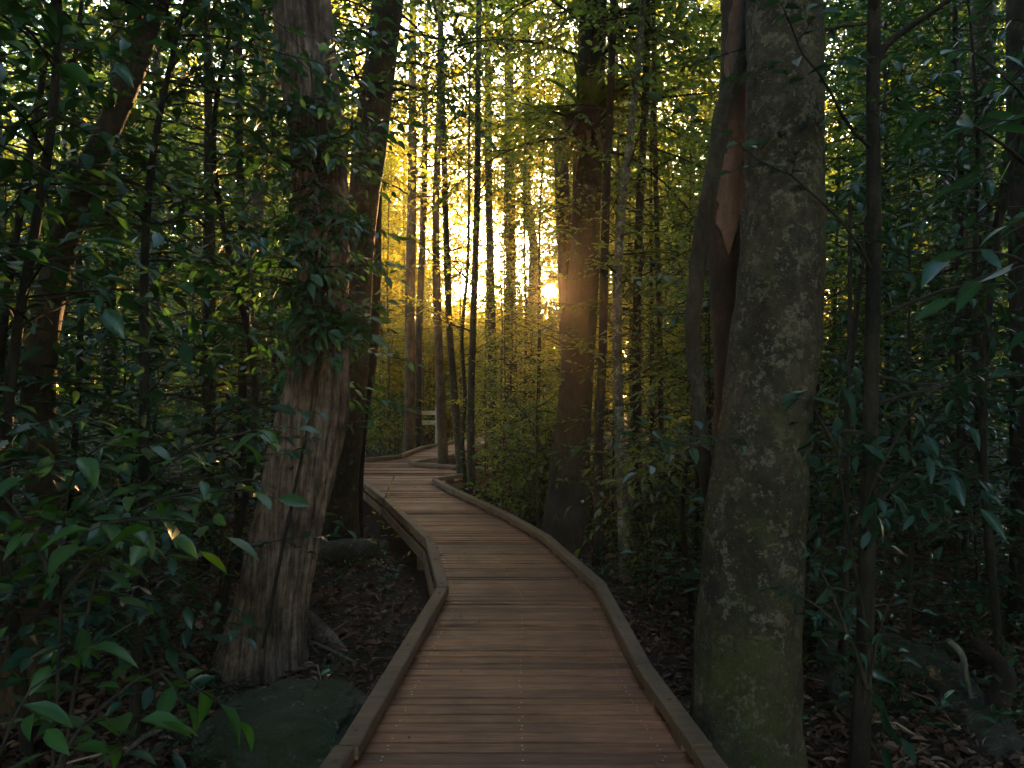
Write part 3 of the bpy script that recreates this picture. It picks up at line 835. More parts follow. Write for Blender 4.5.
# ------------------------------------------------------------------ fallen wood, stone, fence
def log(name, label, cat, pts, rad, mat, seg=24, n=70, amp=.12, seed=1):
    pts = np.array(pts, float)
    base = pts[0].copy()
    me, sp, sr = trunk_mesh(pts - base, np.array(rad), mat, seg, n, wobble(amp, (4, 2), seed), name)
    return tag(link(name, me, None, base), label, cat)


log('fallen_log', 'big fallen mossy log lying at the lower right corner', 'log', [P(890, 650, 5.5), P(928, 672, 5.0), P(962, 708, 4.5), P(1008, 765, 3.95), P(1070, 850, 3.4)], [.13, .165, .17, .17, .16], 'log', 32, 90)
log('rotten_branch', 'short crooked mossy branch lying between the mottled trunk and the dark sapling', 'log', [P(834, 618, 5.5), P(826, 655, 5.1), P(836, 688, 4.75), P(852, 728, 4.35)], [.05, .072, .075, .06], 'log', 20, 50, .2, 5)
log('arched_root', 'dark reddish arched root at the lower right edge', 'root', [P(975, 640, 4.6), P(1004, 672, 4.4), P(997, 712, 4.2), P(1012, 742, 4.0), P(1050, 790, 3.8)], [.035, .055, .06, .05, .05], 'root', 18, 60, .2, 8)
log('pale_twig', 'pale dead twig bending in front of the fallen log', 'twig', [P(948, 640, 4.3), P(962, 655, 4.3), P(967, 680, 4.28), P(974, 708, 4.3)], [.016, .018, .015, .012], 'stick', 8, 30, .15, 9)
log('thin_stick', 'long thin stick on the ground at the bottom right', 'stick', [P(858, 738, 4.2), P(900, 746, 4.1), P(938, 756, 4.0), P(975, 775, 3.85)], [.010, .011, .010, .008], 'stick', 8, 40, .15, 10)
log('dead_stick', 'pale broken stick lying among the leaves at the lower left', 'stick', [P(126, 752, 3.6), P(146, 736, 3.7), P(162, 728, 3.75), P(181, 715, 3.85)], [.012, .013, .012, .008], 'stick', 8, 30, .15, 11)
log('left_log', 'fallen log lying behind the weathered trunk beside the left kerb', 'log', [P(292, 556, 8.6), P(330, 553, 8.4), P(362, 550, 8.2), P(388, 546, 8.1)], [.13, .14, .12, .06], 'log', 24, 60, .18, 13)
log('stump_wood', 'weathered split wood lying right of the base of the leaning trunk', 'wood', [P(304, 622, 5.9), P(326, 640, 5.7), P(346, 655, 5.55)], [.10, .085, .04], 'bark_dead', 24, 40, .3, 14)
log('ground_stick', 'thin pale stick beside the split wood on the leaf litter', 'stick', [P(308, 640, 5.4), P(335, 652, 5.3), P(358, 664, 5.15)], [.012, .011, .007], 'stick', 8, 30, .15, 15)
log('mossy_branch', 'mossy fallen branch on the ground right of the boardwalk beyond the mottled trunk', 'log', [P(640, 646, 6.2), P(662, 634, 6.3), P(690, 630, 6.3), P(715, 636, 6.2)], [.045, .06, .055, .05], 'log', 18, 40, .2, 16)

# boulder
u, v = np.meshgrid(np.linspace(0, 2 * math.pi, 144, endpoint=False), np.linspace(.02, math.pi - .02, 80))
D = np.stack([np.cos(u) * np.sin(v), np.sin(u) * np.sin(v), np.cos(v)], -1)
D2 = np.sign(D) * np.abs(D) ** .75
R = (1 + .26 * fbm(D * 1.5, 61, 4) + .10 * np.round(fbm(D * 3.2, 63, 2) * 4) / 4 + .09 * fbm(D * 6, 65, 5))[..., None]
V = (D2 * R * np.array([.52, .50, .28])).reshape(-1, 3)
i = np.arange(79)[:, None] * 144; j = np.arange(144)[None]
Q = np.stack([i + j, i + 144 + j, i + 144 + (j + 1) % 144, i + (j + 1) % 144], -1).reshape(-1, 4)
V = np.vstack([V, V[:144].mean(0), V[-144:].mean(0)])
j = np.arange(144)
T = np.vstack([np.stack([np.full(144, 11520), j, (j + 1) % 144], 1), np.stack([np.full(144, 11521), 11376 + (j + 1) % 144, 11376 + j], 1)])
b0 = P(292, 752, 4.15)
tag(link('boulder', mesh('boulder', V, [Q, T], [M['rock']]), None, (b0[0], b0[1], -.45)), 'mossy rounded boulder beside the left kerb in the foreground', 'boulder')

# rail fence at the far turn
fb = P(430, 447, 20.6)
fence = thing('rail_fence', 'short pale two rail wooden fence at the far turn of the boardwalk', 'fence', (fb[0], fb[1], 0))
for k, (x, hgt) in enumerate(((-.42, .95), (.19, .98))):
    a = Acc(); a.box((x, 0, hgt / 2 - .1), .10, .10, hgt + .2, .1, .4, .01); link('post', a.build('post', M['bark_dark'] if 0 else M['fence']), fence)
for z in (.80, .53):
    a = Acc(); a.box((-.11, -.075, z), .8, .045, .115, .06, .6, .006); link('rail', a.build('rail', M['fence']), fence)

# ------------------------------------------------------------------ broad-leaved plants near the camera
def leafy(name, label, cat, base, stems, leafm, leaf, asp=.42, sp=.055, ldroop=.2, jit=.25, tw=.28, step=.12, curl=.22, seed=1, rich=True, droop=.3, r=.010, bare=.12, partname='foliage'):
    """stems: polylines (world) that branch from the base; leaves on twigs along them"""
    g = np.random.default_rng(seed)
    base = np.asarray(base, float)
    root = thing(name, label, cat, base)
    f = Fol(g, leaf, asp, sp, ldroop, jit, True, rich, curl)
    st = Acc()
    for pts in stems:
        q = spline(np.array(pts, float) - base, 18)
        st.add(*tube(q, np.linspace(r, r * .3, 18), 7))
        L = np.sum(np.linalg.norm(np.diff(q, axis=0), axis=1))
        for k, t in enumerate(np.arange(bare, 1, step / L)):
            o = at_len(q, t); ax = norm(at_len(q, min(t + .06, 1)) - at_len(q, max(t - .06, 0)))
            d = around(g, g.uniform(-.2, .5)) if abs(ax[2]) > .75 else norm(np.cross(ax, UP)) * (1 if k % 2 else -1) + ax * .5 + np.array([0, 0, g.normal(0, .25)])
            f.twig(o, d, tw * g.uniform(.6, 1.2), droop)
        f.twig(q[-1], q[-1] - q[-3], tw * .8, droop)
    link('stem', st.build('stem', M['twig'], True), root)
    link(partname, f.build(partname, leafm), root)
    return root


def gp(x, y, dz=0.):
    return np.array([x, y, float(ground_z(x, y)) + dz])


B = gp(-1.75, 2.75, -.05)
leafy('broad_leaf_plant', 'bright green broad leaved plant in front at the middle left', 'plant', B,
      [[B, P(60, 640, 2.7), P(62, 540, 2.6), P(75, 470, 2.45), P(110, 440, 2.3)], [B, P(90, 600, 2.75), P(130, 500, 2.7), P(190, 450, 2.7), P(255, 430, 2.75)], [P(60, 600, 2.65), P(110, 540, 2.6), P(160, 500, 2.55), P(230, 490, 2.6)], [P(60, 600, 2.65), P(30, 530, 2.5), P(-10, 480, 2.4)], [P(62, 560, 2.6), P(90, 530, 2.4), P(130, 520, 2.3), P(180, 520, 2.25)]],
      'leaf_bright', .115, .44, .06, .25, .25, .20, .115, .25, 3)
B = gp(-1.35, 1.95, -.05)
leafy('low_leaf_plant', 'dark plant with large drooping leaves in the lower left corner', 'plant', B,
      [[B, P(0, 760, 2.0), P(30, 690, 2.05), P(60, 670, 2.1)], [B, P(60, 760, 2.2), P(110, 700, 2.35), P(160, 670, 2.5), P(200, 690, 2.6)], [B, P(30, 800, 1.95), P(90, 770, 2.05), P(130, 740, 2.2)], [B, P(-20, 740, 2.0), P(-20, 690, 2.05)]],
      'leaf_bright', .135, .40, .07, .3, .25, .2, .13, .3, 4)
# tall leafy saplings that fill the left side
for k, (x, y, h, lean, sd, lm, lb) in enumerate((
        (-2.55, 3.9, 5.0, (.25, -.2), 61, 'leaf_dark', 'tall dark glossy sapling in front of the forked tree'),
        (-3.3, 4.9, 5.6, (.5, -.1), 62, 'leaf_dark', 'tall dark sapling behind the forked tree at the left edge'),
        (-2.25, 5.6, 5.4, (.45, -.25), 63, 'leaf_dark', 'tall leafy sapling left of the weathered trunk'),
        (-2.05, 4.0, 4.6, (.25, .25), 64, 'leaf_teal', 'blue green leafy sapling hiding the middle of the weathered trunk'),
        (-2.9, 3.0, 4.2, (.35, .1), 65, 'leaf_dark', 'leafy dark sapling reaching in over the upper left corner'),
        (-3.9, 6.4, 6.4, (.4, 0), 66, 'leaf_dark', 'tallest dark sapling deep behind the left thicket'))):
    g = np.random.default_rng(sd)
    b = gp(x, y, -.05)
    top = b + np.array([lean[0], lean[1], h])
    tr = np.array([b, b + (top - b) * .35 + np.array([g.normal(0, .12), g.normal(0, .12), 0]), b + (top - b) * .7 + np.array([g.normal(0, .15), g.normal(0, .15), 0]), top])
    r = thing('leafy_sapling', lb, 'sapling', b)
    me, sp, sr = trunk_mesh(tr - b, np.array([.032, .027, .02, .008]), 'bark_dark', 10, 40, wobble(.1, seed=sd))
    link('trunk', me, r)
    f = Fol(g, .115, .45, .058, .2, .28, True, True, .18)
    for q in range(58):
        t = g.uniform(.16, 1.)
        f.limb(at_len(sp, t), around(g, g.uniform(-.1, .6)), g.uniform(.55, 1.1), .008, .30, .15, 0, .2, .3)
    link('crown', f.build('crown', lm), r)

# leaves climbing on the weathered trunk
g = np.random.default_rng(90)
f = Fol(g, .10, .45, .055, .3, .35, True, True, .2)
o0 = P(320, 250, 5.1)
for q in range(72):
    t = g.uniform(0, 1)
    py = 20 + 320 * t ** .8
    o = P(322 - 8 * (t > .6) + g.normal(0, 9), py, 5.12) - o0
    d = around(g, g.uniform(-.4, .4)); d[1] = -abs(d[1])
    f.limb(o, d, g.uniform(.3, .62), .006, .22, .11, 0, .1, .4)
cl = thing('leafy_climber', 'leafy dark climber wrapped round the upper half of the weathered trunk', 'climber', o0)
link('foliage', f.build('foliage', 'leaf_dark'), cl)
st = spline(np.array([P(262, 648, 4.95), P(288, 520, 4.98), P(312, 400, 5.0), P(322, 300, 5.08), P(318, 150, 5.12), P(310, 60, 5.12)]) - o0, 60)
V, Q, T = tube(st, np.linspace(.012, .006, 60), 8, wobble(.2, seed=4)); link('stem', mesh('stem', V, [Q, T], [M['twig']]), cl)

# right side plants
B = gp(1.75, 3.75, -.05)
leafy('drooping_sapling', 'sapling with long drooping blue green leaves beside the dark straight sapling', 'sapling', B,
      [[B, P(866, 640, 3.6), P(850, 540, 3.5), P(838, 450, 3.45), P(842, 380, 3.4)], [P(850, 540, 3.5), P(880, 470, 3.4), P(915, 410, 3.35), P(950, 380, 3.3)], [P(852, 520, 3.5), P(880, 500, 3.35), P(915, 470, 3.25), P(955, 470, 3.2)], [P(838, 450, 3.45), P(820, 420, 3.4), P(812, 400, 3.35)]],
      'leaf_teal', .13, .34, .06, .75, .3, .24, .14, .25, 7, droop=.7)
B = gp(1.28, 4.1, -.05)
leafy('blue_leaf_shrub', 'small shrub with bluish leaf rosettes in front of the mottled trunk', 'shrub', P(868, 690, 3.45) * [1, 1, 0] + [0, 0, -.3],
      [[P(868, 690, 3.45), P(850, 640, 3.4), P(815, 605, 3.3), P(785, 590, 3.2)], [P(850, 640, 3.4), P(830, 590, 3.3), P(815, 560, 3.25)], [P(868, 690, 3.45), P(880, 630, 3.4), P(895, 590, 3.35)]],
      'leaf_teal', .085, .34, .035, .15, .3, .12, .10, .2, 8, bare=.45)
B = gp(2.6, 2.6, -.05)
leafy('overhanging_sapling', 'sapling leaning in from the right edge with pale shining leaves up high', 'sapling', B,
      [[B, B + [0, 0, 1.2], P(1075, 250, 2.3), P(1040, 120, 2.0), P(985, 60, 1.75)], [P(1060, 200, 2.2), P(1010, 150, 1.9), P(965, 120, 1.8)], [P(1075, 300, 2.3), P(1020, 260, 2.1), P(985, 250, 2.0)]],
      'leaf_teal', .12, .36, .08, .35, .3, .22, .2, .25, 9, bare=.3)
for k, (x, y, h, lm, lb) in enumerate(((3.05, 4.6, 4.6, 'leaf_teal', 'leafy blue green sapling standing right of the fallen log'), (2.35, 5.2, 4.2, 'leaf_dark', 'dark leafy sapling behind the dark straight sapling'), (3.9, 6.0, 5.4, 'leaf_teal', 'tall blue green sapling at the right edge behind the fallen log'), (1.55, 6.3, 3.0, 'leaf_mid', 'olive leafed sapling just behind the massive mottled trunk'))):
    g = np.random.default_rng(120 + k)
    b = gp(x, y, -.05)
    tr = np.array([b, b + [g.normal(0, .1), g.normal(0, .1), h * .4], b + [g.normal(0, .2), g.normal(0, .2), h * .75], b + [g.normal(0, .25), g.normal(0, .25), h]])
    r = thing('leafy_sapling', lb, 'sapling', b)
    me, sp, sr = trunk_mesh(tr - b, np.array([.026, .022, .016, .006]), 'bark_dark', 10, 40, wobble(.1, seed=k))
    link('trunk', me, r)
    f = Fol(g, .11, .38, .06, .35, .3, True, True, .2)
    for q in range(42):
        t = g.uniform(.22, 1.)
        f.limb(at_len(sp, t), around(g, g.uniform(-.2, .5)), g.uniform(.45, .9), .007, .28, .15, 0, .2, .4)
    link('crown', f.build('crown', lm), r)
# little plants by the kerbs
B = gp(-1.02, 6.2, -.03)
leafy('kerb_seedling', 'little pale leaved seedling at the left kerb where the boardwalk narrows', 'plant', P(376, 566, 7.2), [[P(376, 566, 7.2), P(380, 530, 7.1), P(383, 505, 7.1), P(388, 490, 7.1)]], 'leaf_gold', .06, .45, .04, .1, .3, .16, .08, .1, 14, r=.006, bare=.3)
leafy('white_leaf_plant', 'low pale leaved plant on the leaf litter below the fallen log', 'plant', P(385, 590, 6.9), [[P(385, 590, 6.9), P(380, 572, 6.9), P(366, 556, 6.85)], [P(385, 590, 6.9), P(392, 575, 6.85), P(402, 560, 6.8)], [P(385, 590, 6.9), P(386, 570, 6.8), P(384, 556, 6.75)]], 'leaf_teal', .05, .5, .035, .1, .35, .12, .07, .1, 15, r=.005)
leafy('red_leaf_seedling', 'small seedling with red new leaves beside the right kerb', 'plant', P(484, 500, 11.2), [[P(484, 506, 11.2), P(485, 497, 11.15), P(484, 488, 11.1)], [P(484, 506, 11.2), P(478, 496, 11.1), P(474, 491, 11.1)]], 'leaf_red', .08, .4, .05, .3, .3, .14, .08, .2, 16, r=.006)
for k, (px, py, d, lb) in enumerate(((648, 585, 6.6, 'low glossy shrub against the right kerb before the fern bearing tree'), (655, 540, 7.6, 'low shrub between the slim grey trunk and the mottled trunk'), (690, 600, 6.4, 'small shrub at the left foot of the mottled trunk'), (530, 512, 10.2, 'small shrub behind the right kerb left of the fern bearing tree'), (512, 500, 11.4, 'round shrub behind the right kerb next to the red seedling'))):
    w = P(px, py, d)
    plant('shrub', k % 3, w[0], w[1], k * 1.7, (.55, .7, .45, .6, .7)[k], 'low_shrub', lb, 'shrub')
for k, (px, d, s, lb) in enumerate(((150, 5.4, .7, 'dark low shrub on the litter between the forked tree and the weathered trunk'), (95, 4.6, .6, 'low dark shrub beside the forked tree foot'), (220, 6.8, .9, 'leafy shrub behind the foot of the weathered trunk'), (190, 3.6, .45, 'small dark seedling near the pale broken stick'))):
    w = P(px, 600, d)
    plant('shrub', (1, 1, 0, 1)[k], w[0], w[1], k * 2.1, s, 'low_shrub', lb, 'shrub')

for k, (px, d, sc, lb) in enumerate(((486, 12.3, .62, 'bushy sapling closing off the notch behind the two slim trunks'), (474, 17.0, .8, 'bushy sapling hiding the farthest end of the boardwalk'), (500, 15.2, .75, 'bushy sapling right of the farthest visible boards'))):
    plant('sap', (0, 2, 0)[k], (px - 512) / F * d, d, k * 2., sc, 'bushy_sapling', lb, 'sapling')

g = np.random.default_rng(818)  # shrub added to block a stray sun patch on the near deck
f = Fol(g, .07, .5, .035)
for q in range(46):
    f.limb((g.normal(0, .05), g.normal(0, .05), g.uniform(0, .35)), around(g, g.uniform(.1, 1.35)), g.uniform(.3, .62), .006, .2, .09, 0, .15, .2, 4)
r = thing('sun_block_shrub', 'added dense small leaved shrub blocking low sun just left of the foot of the fern bearing tree', 'shrub', gp(.38, 10.2))
r.scale = (1.7, 1.7, 2.4)
link('foliage', f.build('foliage', 'leaf_mid'), r)
V, Q, T = tube(np.array([(0, 0, -.1), (.01, 0, .2), (0, .02, .45)]), [.014, .012, .006], 6); link('stem', mesh('stem', V, [Q, T], [M['twig']]), r)
for k, (x, d, sc, lb) in enumerate(((.33, 9.35, 1.65, 'added sun blocking rounded shrub behind the right kerb directly below the sun'), (.72, 15.2, 1.5, 'added sun blocking taller shrub deep in the thicket below the sun'), (.2, 13.2, 1.2, 'added sun blocking rounded shrub left of the sun beyond the right kerb'))):
    plant('shrub', (0, 0, 2)[k], x, d, k * 2., sc, 'round_sun_block_shrub', lb, 'shrub')  # shrubs added to keep low sun off the deck

# ------------------------------------------------------------------ the thicket and the forest behind: copies
placed = []
ORD = ['first', 'second', 'third', 'fourth', 'fifth', 'sixth', 'seventh', 'eighth', 'ninth', 'tenth', 'eleventh', 'twelfth']
NOUN = {'tall': ('forest_tree', 'tree'), 'high': ('forest_tree', 'tree'), 'lacy': ('slender_tree', 'tree'), 'under': ('understory_tree', 'tree'), 'sap': ('sapling', 'sapling'), 'shrub': ('forest_shrub', 'shrub')}


def zone(kind, n, px0, px1, d0, d1, seed, variants, text, group, smin=.8, smax=1.2, keep=.9, order=True):
    g = np.random.default_rng(seed)
    out, tries = [], 0
    while len(out) < n and tries < 4000:
        tries += 1
        px = g.uniform(px0, px1)
        d = math.sqrt(g.uniform(d0 * d0, d1 * d1))
        x = (px - 512) / F * d
        if abs(x - path_x(d)) < (1.25 + (.35 if kind != 'shrub' else .1)) and d < 31: continue
        if 405 < px < 448 and 14 < d < 20.6: continue
        if any((x - a) ** 2 + (d - b) ** 2 < (keep * (1 if kind not in ('tall', 'high') else 1.6)) ** 2 for a, b in placed): continue
        if abs(px - 550) < 9 and d > 4 and kind not in ('shrub', 'sap'): continue
        out.append((px, x, d)); placed.append((x, d))
    out.sort()
    for i, (px, x, d) in enumerate(out):
        v = variants[int(g.integers(len(variants)))]
        lb = (ORD[i] + ' from the left of the ' + text) if order and len(out) > 1 else text
        plant(kind, v, x, d, g.uniform(0, 6.28), g.uniform(smin, smax), NOUN[kind][0], lb, NOUN[kind][1], group)


# right of the walk, near to far
zone('sap', 7, 600, 720, 6.2, 9.5, 201, (0, 3, 0), 'saplings between the fern bearing tree and the mottled trunk', 'saplings in the near right thicket')
zone('lacy', 5, 605, 730, 9.5, 14, 202, (0, 1, 1), 'leafy trees beyond the slim pale trunk', 'leafy trees beyond the slim pale trunk')
zone('under', 7, 735, 1040, 6.5, 11, 203, (0, 3, 1), 'leafy trees behind the dark straight sapling', 'leafy trees at the right')
zone('sap', 9, 800, 1050, 5., 9, 204, (3, 1, 3, 0), 'saplings in the right hand undergrowth', 'saplings at the right')
zone('shrub', 12, 640, 1040, 4.8, 8.5, 205, (2, 1, 2, 0), 'shrubs on the ground at the right', 'shrubs at the right', .7, 1.3, .5)
zone('shrub', 10, 470, 700, 8, 14, 206, (0, 1, 0), 'shrubs along the right kerb towards the far turn', 'shrubs along the right kerb', .6, 1.1, .5)
zone('sap', 7, 480, 610, 9.8, 14, 207, (0, 2), 'saplings left of the fern bearing tree', 'saplings before the glow', .7, 1.0)
# far end of the walk
zone('under', 8, 355, 480, 18.5, 25, 208, (2, 0, 2), 'leafy trees around the far turn', 'leafy trees around the far turn', .6, 1.)
zone('shrub', 9, 350, 412, 15.8, 21, 209, (0, 0, 1), 'green shrubs left of the far turn', 'green shrubs left of the far turn', 1., 1.8, .5)
zone('sap', 6, 365, 420, 12.5, 20, 218, (2, 0), 'pale saplings left of the orange brown trunk', 'pale saplings by the far turn', .7, 1.1, .6)
# left
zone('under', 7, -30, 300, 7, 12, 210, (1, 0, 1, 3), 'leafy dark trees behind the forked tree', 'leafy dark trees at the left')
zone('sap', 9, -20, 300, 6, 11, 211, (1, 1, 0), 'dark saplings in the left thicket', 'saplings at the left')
zone('shrub', 9, 0, 330, 6, 12, 212, (1, 0, 1), 'low shrubs at the back of the left thicket', 'shrubs at the left', .8, 1.4, .6)
zone('under', 4, 330, 410, 11, 17, 213, (0, 2), 'leafy trees left of the boardwalk past the mossy trunk', 'leafy trees past the mossy trunk', .7, .95)
# forest trees farther back
zone('tall', 7, -40, 340, 13, 26, 214, (0, 2, 1), 'tall forest trees behind the weathered trunk', 'tall forest trees at the left', .8, 1.2, 1.4)
zone('tall', 7, 760, 1060, 12, 26, 215, (0, 1, 2), 'tall forest trees behind the mottled trunk', 'tall forest trees at the right', .8, 1.2, 1.3)
zone('tall', 3, 350, 430, 20, 30, 216, (1, 0), 'tall thin trees in the golden light', 'tall trees in the glow', .8, 1.1, 1.3)
zone('under', 11, 560, 720, 14, 26, 217, (2, 0, 2), 'leafy trees deep behind the fern bearing tree', 'leafy trees deep behind the fern bearing tree', .8, 1.2)
zone('under', 9, 700, 1060, 12, 24, 219, (0, 2, 3), 'leafy trees deep in the right forest', 'leafy trees deep in the right forest', .9, 1.3)
zone('under', 10, -40, 350, 12, 24, 220, (0, 2, 1), 'leafy trees deep in the left forest', 'leafy trees deep in the left forest', .9, 1.3)

zone('high', 5, 350, 600, 19, 31, 221, (0, 1), 'tall trees whose crowns hang over the golden gap', 'tall trees over the golden gap', .75, 1.1, 1.0)
zone('under', 7, 340, 440, 13.5, 26, 226, (2, 0), 'leafy trees left of the golden gap', 'leafy trees left of the golden gap', .8, 1.15, .8)
zone('lacy', 6, 350, 432, 11.5, 18, 230, (0, 2), 'slender leafy trees at the left rim of the golden gap', 'slender trees left of the golden gap', .9, 1.2, .7)
zone('lacy', 3, 505, 541, 11.5, 17, 231, (0, 2), 'slender leafy trees between the golden gap and the sun', 'slender trees between gap and sun', .85, 1.1, .6)
zone('lacy', 5, 515, 600, 17, 26, 233, (1, 2, 0), 'slender trees beyond the sun by the fern bearing tree', 'slender trees behind the sun', .95, 1.3, .7)
zone('lacy', 1, 440, 460, 18, 26, 232, (0,), 'slender lacy tree standing in the golden gap', 'slender trees in the golden gap', .9, 1.25, .7)
zone('sap', 12, 452, 600, 13.5, 22, 222, (2, 0, 2), 'leafy saplings under the sun', 'saplings under the sun', .9, 1.35, .6)
zone('under', 6, 440, 545, 15, 24, 223, (2, 0), 'low leafy trees under the golden gap', 'low trees under the golden gap', .45, .62, .8)
zone('lacy', 4, 600, 725, 7.2, 12, 224, (1, 1, 0), 'small leafed trees filling the space before the mottled trunk', 'small leafed trees in the right thicket', .7, 1.1, .6)
zone('shrub', 8, 590, 1040, 8, 13, 225, (0, 2, 1), 'taller shrubs at the back of the right undergrowth', 'taller shrubs at the back right', 1.2, 2., .6)

# far wood: one mass, thinner towards the sun
g = np.random.default_rng(303)
LP, LD, LN, LL = [], [], [], []
trk = Acc()
cnt = 0
while cnt < 385:
    a = g.uniform(-.86, .86)
    d = g.uniform(27, 55)
    px = 512 + math.tan(a) * F
    if 392 < px < 560 and g.random() < .3: continue
    if (px > 720 or px < 330) and g.random() < .12: continue
    x = math.tan(a) * d
    if abs(x - path_x(d)) < 1.8 and d < 34: continue
    h = g.uniform(7, 24)
    cor = -6.5 < x - .05 * d < 1.5          # the glade the evening sun shines through: low growth only
    if cor: h = g.uniform(3.6, 5.6) * (d / 42) ** .5
    z = float(ground_z(x, d))
    q = np.array([(x, d, z - .3), (x + g.normal(0, .25), d, z + h * .5), (x + g.normal(0, .6), d, z + h)])
    trk.add(*tube(spline(q, 8), np.linspace(.16, .05, 8) * g.uniform(.6, 1.3), 6, cap=False))
    m = int((1500 if cor else 1500) * g.uniform(.6, 1.2))
    nb = 12
    cz = z + h * g.uniform(.02, 1.05, nb)
    bc = np.stack([x + g.normal(0, 1.2, nb), d + g.normal(0, 1.2, nb), cz], 1)
    br_ = g.uniform(.7, 1.6, nb)
    k = g.integers(0, nb, m)
    LP.append(bc[k] + g.normal(0, .5, (m, 3)) * br_[k][:, None])
    LD.append(g.normal(0, 1, (m, 3)) * [1, 1, .5]); LN.append(UP + g.normal(0, .5, (m, 3))); LL.append(g.uniform(.2, .42, m))
    cnt += 1
# unseen trees and canopy added beside, behind and overhead to darken the near boardwalk
KP, KD, KN, KL = [], [], [], []
for i in range(120):
    a = g.uniform(math.radians(41), math.radians(319))
    d = g.uniform(4.5, 30) if i > 60 else g.uniform(4.5, 12)
    x, yy = math.sin(a) * d, math.cos(a) * d
    if abs(x - path_x(yy)) < 2.: x += 3. * (1 if x > path_x(yy) else -1)
    h = g.uniform(8, 15)
    z = float(ground_z(x, yy))
    trk.add(*tube(spline(np.array([(x, yy, z - .3), (x + g.normal(0, .25), yy, z + h * .5), (x + g.normal(0, .6), yy, z + h)]), 8), np.linspace(.15, .05, 8), 6, cap=False))
    nb, m = 12, 700
    bc = np.stack([x + g.normal(0, 1.3, nb), yy + g.normal(0, 1.3, nb), z + h * g.uniform(.06, 1.05, nb)], 1)
    k = g.integers(0, nb, m)
    KP.append(bc[k] + g.normal(0, .6, (m, 3))); KD.append(g.normal(0, 1, (m, 3)) * [1, 1, .5]); KN.append(UP + g.normal(0, .5, (m, 3))); KL.append(g.uniform(.25, .5, m))
nb, m = 70, 3600
bc = np.stack([g.uniform(-9, 9, nb), g.uniform(-9, 5.5, nb), g.uniform(8, 12.5, nb)], 1)
k = g.integers(0, nb, m)
KP.append(bc[k] + g.normal(0, .75, (m, 3)) * [1, 1, .6]); KD.append(g.normal(0, 1, (m, 3)) * [1, 1, .5]); KN.append(UP + g.normal(0, .5, (m, 3))); KL.append(g.uniform(.22, .42, m))
for q in range(nb):      # boughs that carry this added shade canopy
    e = bc[q]; o = np.array([5.5 if e[0] > 0 else -5.5, e[1] - 1, 7.])
    trk.add(*tube(spline(np.array([o, (o + e) / 2 + [0, 0, .5], e]), 6), np.linspace(.07, .02, 6), 5, cap=False))
p, d_, n_, L_ = map(np.concatenate, (LP, LD, LN, LL))
V, Q, per = leaf_geo(p, d_, n_, L_, L_ * .5)
kp, kd, kn, kl = map(np.concatenate, (KP, KD, KN, KL))
keep = ~((kp[:, 1] > -.5) & (np.abs(kp[:, 0]) < .78 * kp[:, 1] + 1.6) & (kp[:, 2] < 7.4)) & ~((np.hypot(kp[:, 0], kp[:, 1]) < 3.) & (kp[:, 2] < 6)) & ~((np.abs(kp[:, 0]) < 1.7) & (kp[:, 2] < 5) & (kp[:, 1] > -15))
kp, kd, kn, kl = kp[keep], kd[keep], kn[keep], kl[keep]
V3, Q3, _ = leaf_geo(kp, kd, kn, kl, kl * .5)
Q3 = Q3 + len(V)
V2, Q2 = np.vstack(trk.V), np.vstack(trk.Q) + len(V) + len(V3)
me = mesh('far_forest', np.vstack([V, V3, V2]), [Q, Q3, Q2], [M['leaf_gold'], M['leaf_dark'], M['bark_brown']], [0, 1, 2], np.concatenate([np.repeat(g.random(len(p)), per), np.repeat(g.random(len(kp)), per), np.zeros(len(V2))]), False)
tag(link('far_forest', me), 'far wood of trunks and leaves behind the nearer trees, with unseen shade trees and canopy added around the viewer', 'forest', kind='stuff')

# ------------------------------------------------------------------ leaf litter and ground cover
g = np.random.default_rng(404)
n = 52000
d = 2.4 + 15 * g.random(n) ** 1.6
x = g.uniform(-.78, .78, n) * d
ok = np.abs(x - path_x(d)) > .72
x, d = x[ok], d[ok]
n = len(x)
p = np.stack([x, d, ground_z(x, d) + g.uniform(.0, .03, n)], 1)
a = g.uniform(0, 6.28, n)
L = g.uniform(.03, .105, n) * np.where(d > 8, 1.3, 1)
V, Q, per = leaf_geo(p, np.stack([np.cos(a), np.sin(a), g.normal(.08, .25, n)], 1), UP + g.normal(0, .42, (n, 3)), L, L * g.uniform(.25, .6, n), False, .3, .2)
nd_ = 46
yd = g.uniform(3.0, 12, nd_)
xd = path_x(yd) + g.choice([-1, 1], nd_) * (.62 - np.abs(g.normal(0, .16, nd_)))
ad = g.uniform(0, 6.28, nd_)
Ld = g.uniform(.025, .06, nd_)
Vd2, Qd2, _ = leaf_geo(np.stack([xd, yd, np.full(nd_, .012)], 1), np.stack([np.cos(ad), np.sin(ad), g.normal(.03, .08, nd_)], 1), UP + g.normal(0, .15, (nd_, 3)), Ld, Ld * g.uniform(.3, .55, nd_), False, .2, .08)
Q = np.vstack([Q, Qd2 + len(V)]); V = np.vstack([V, Vd2]); n += nd_
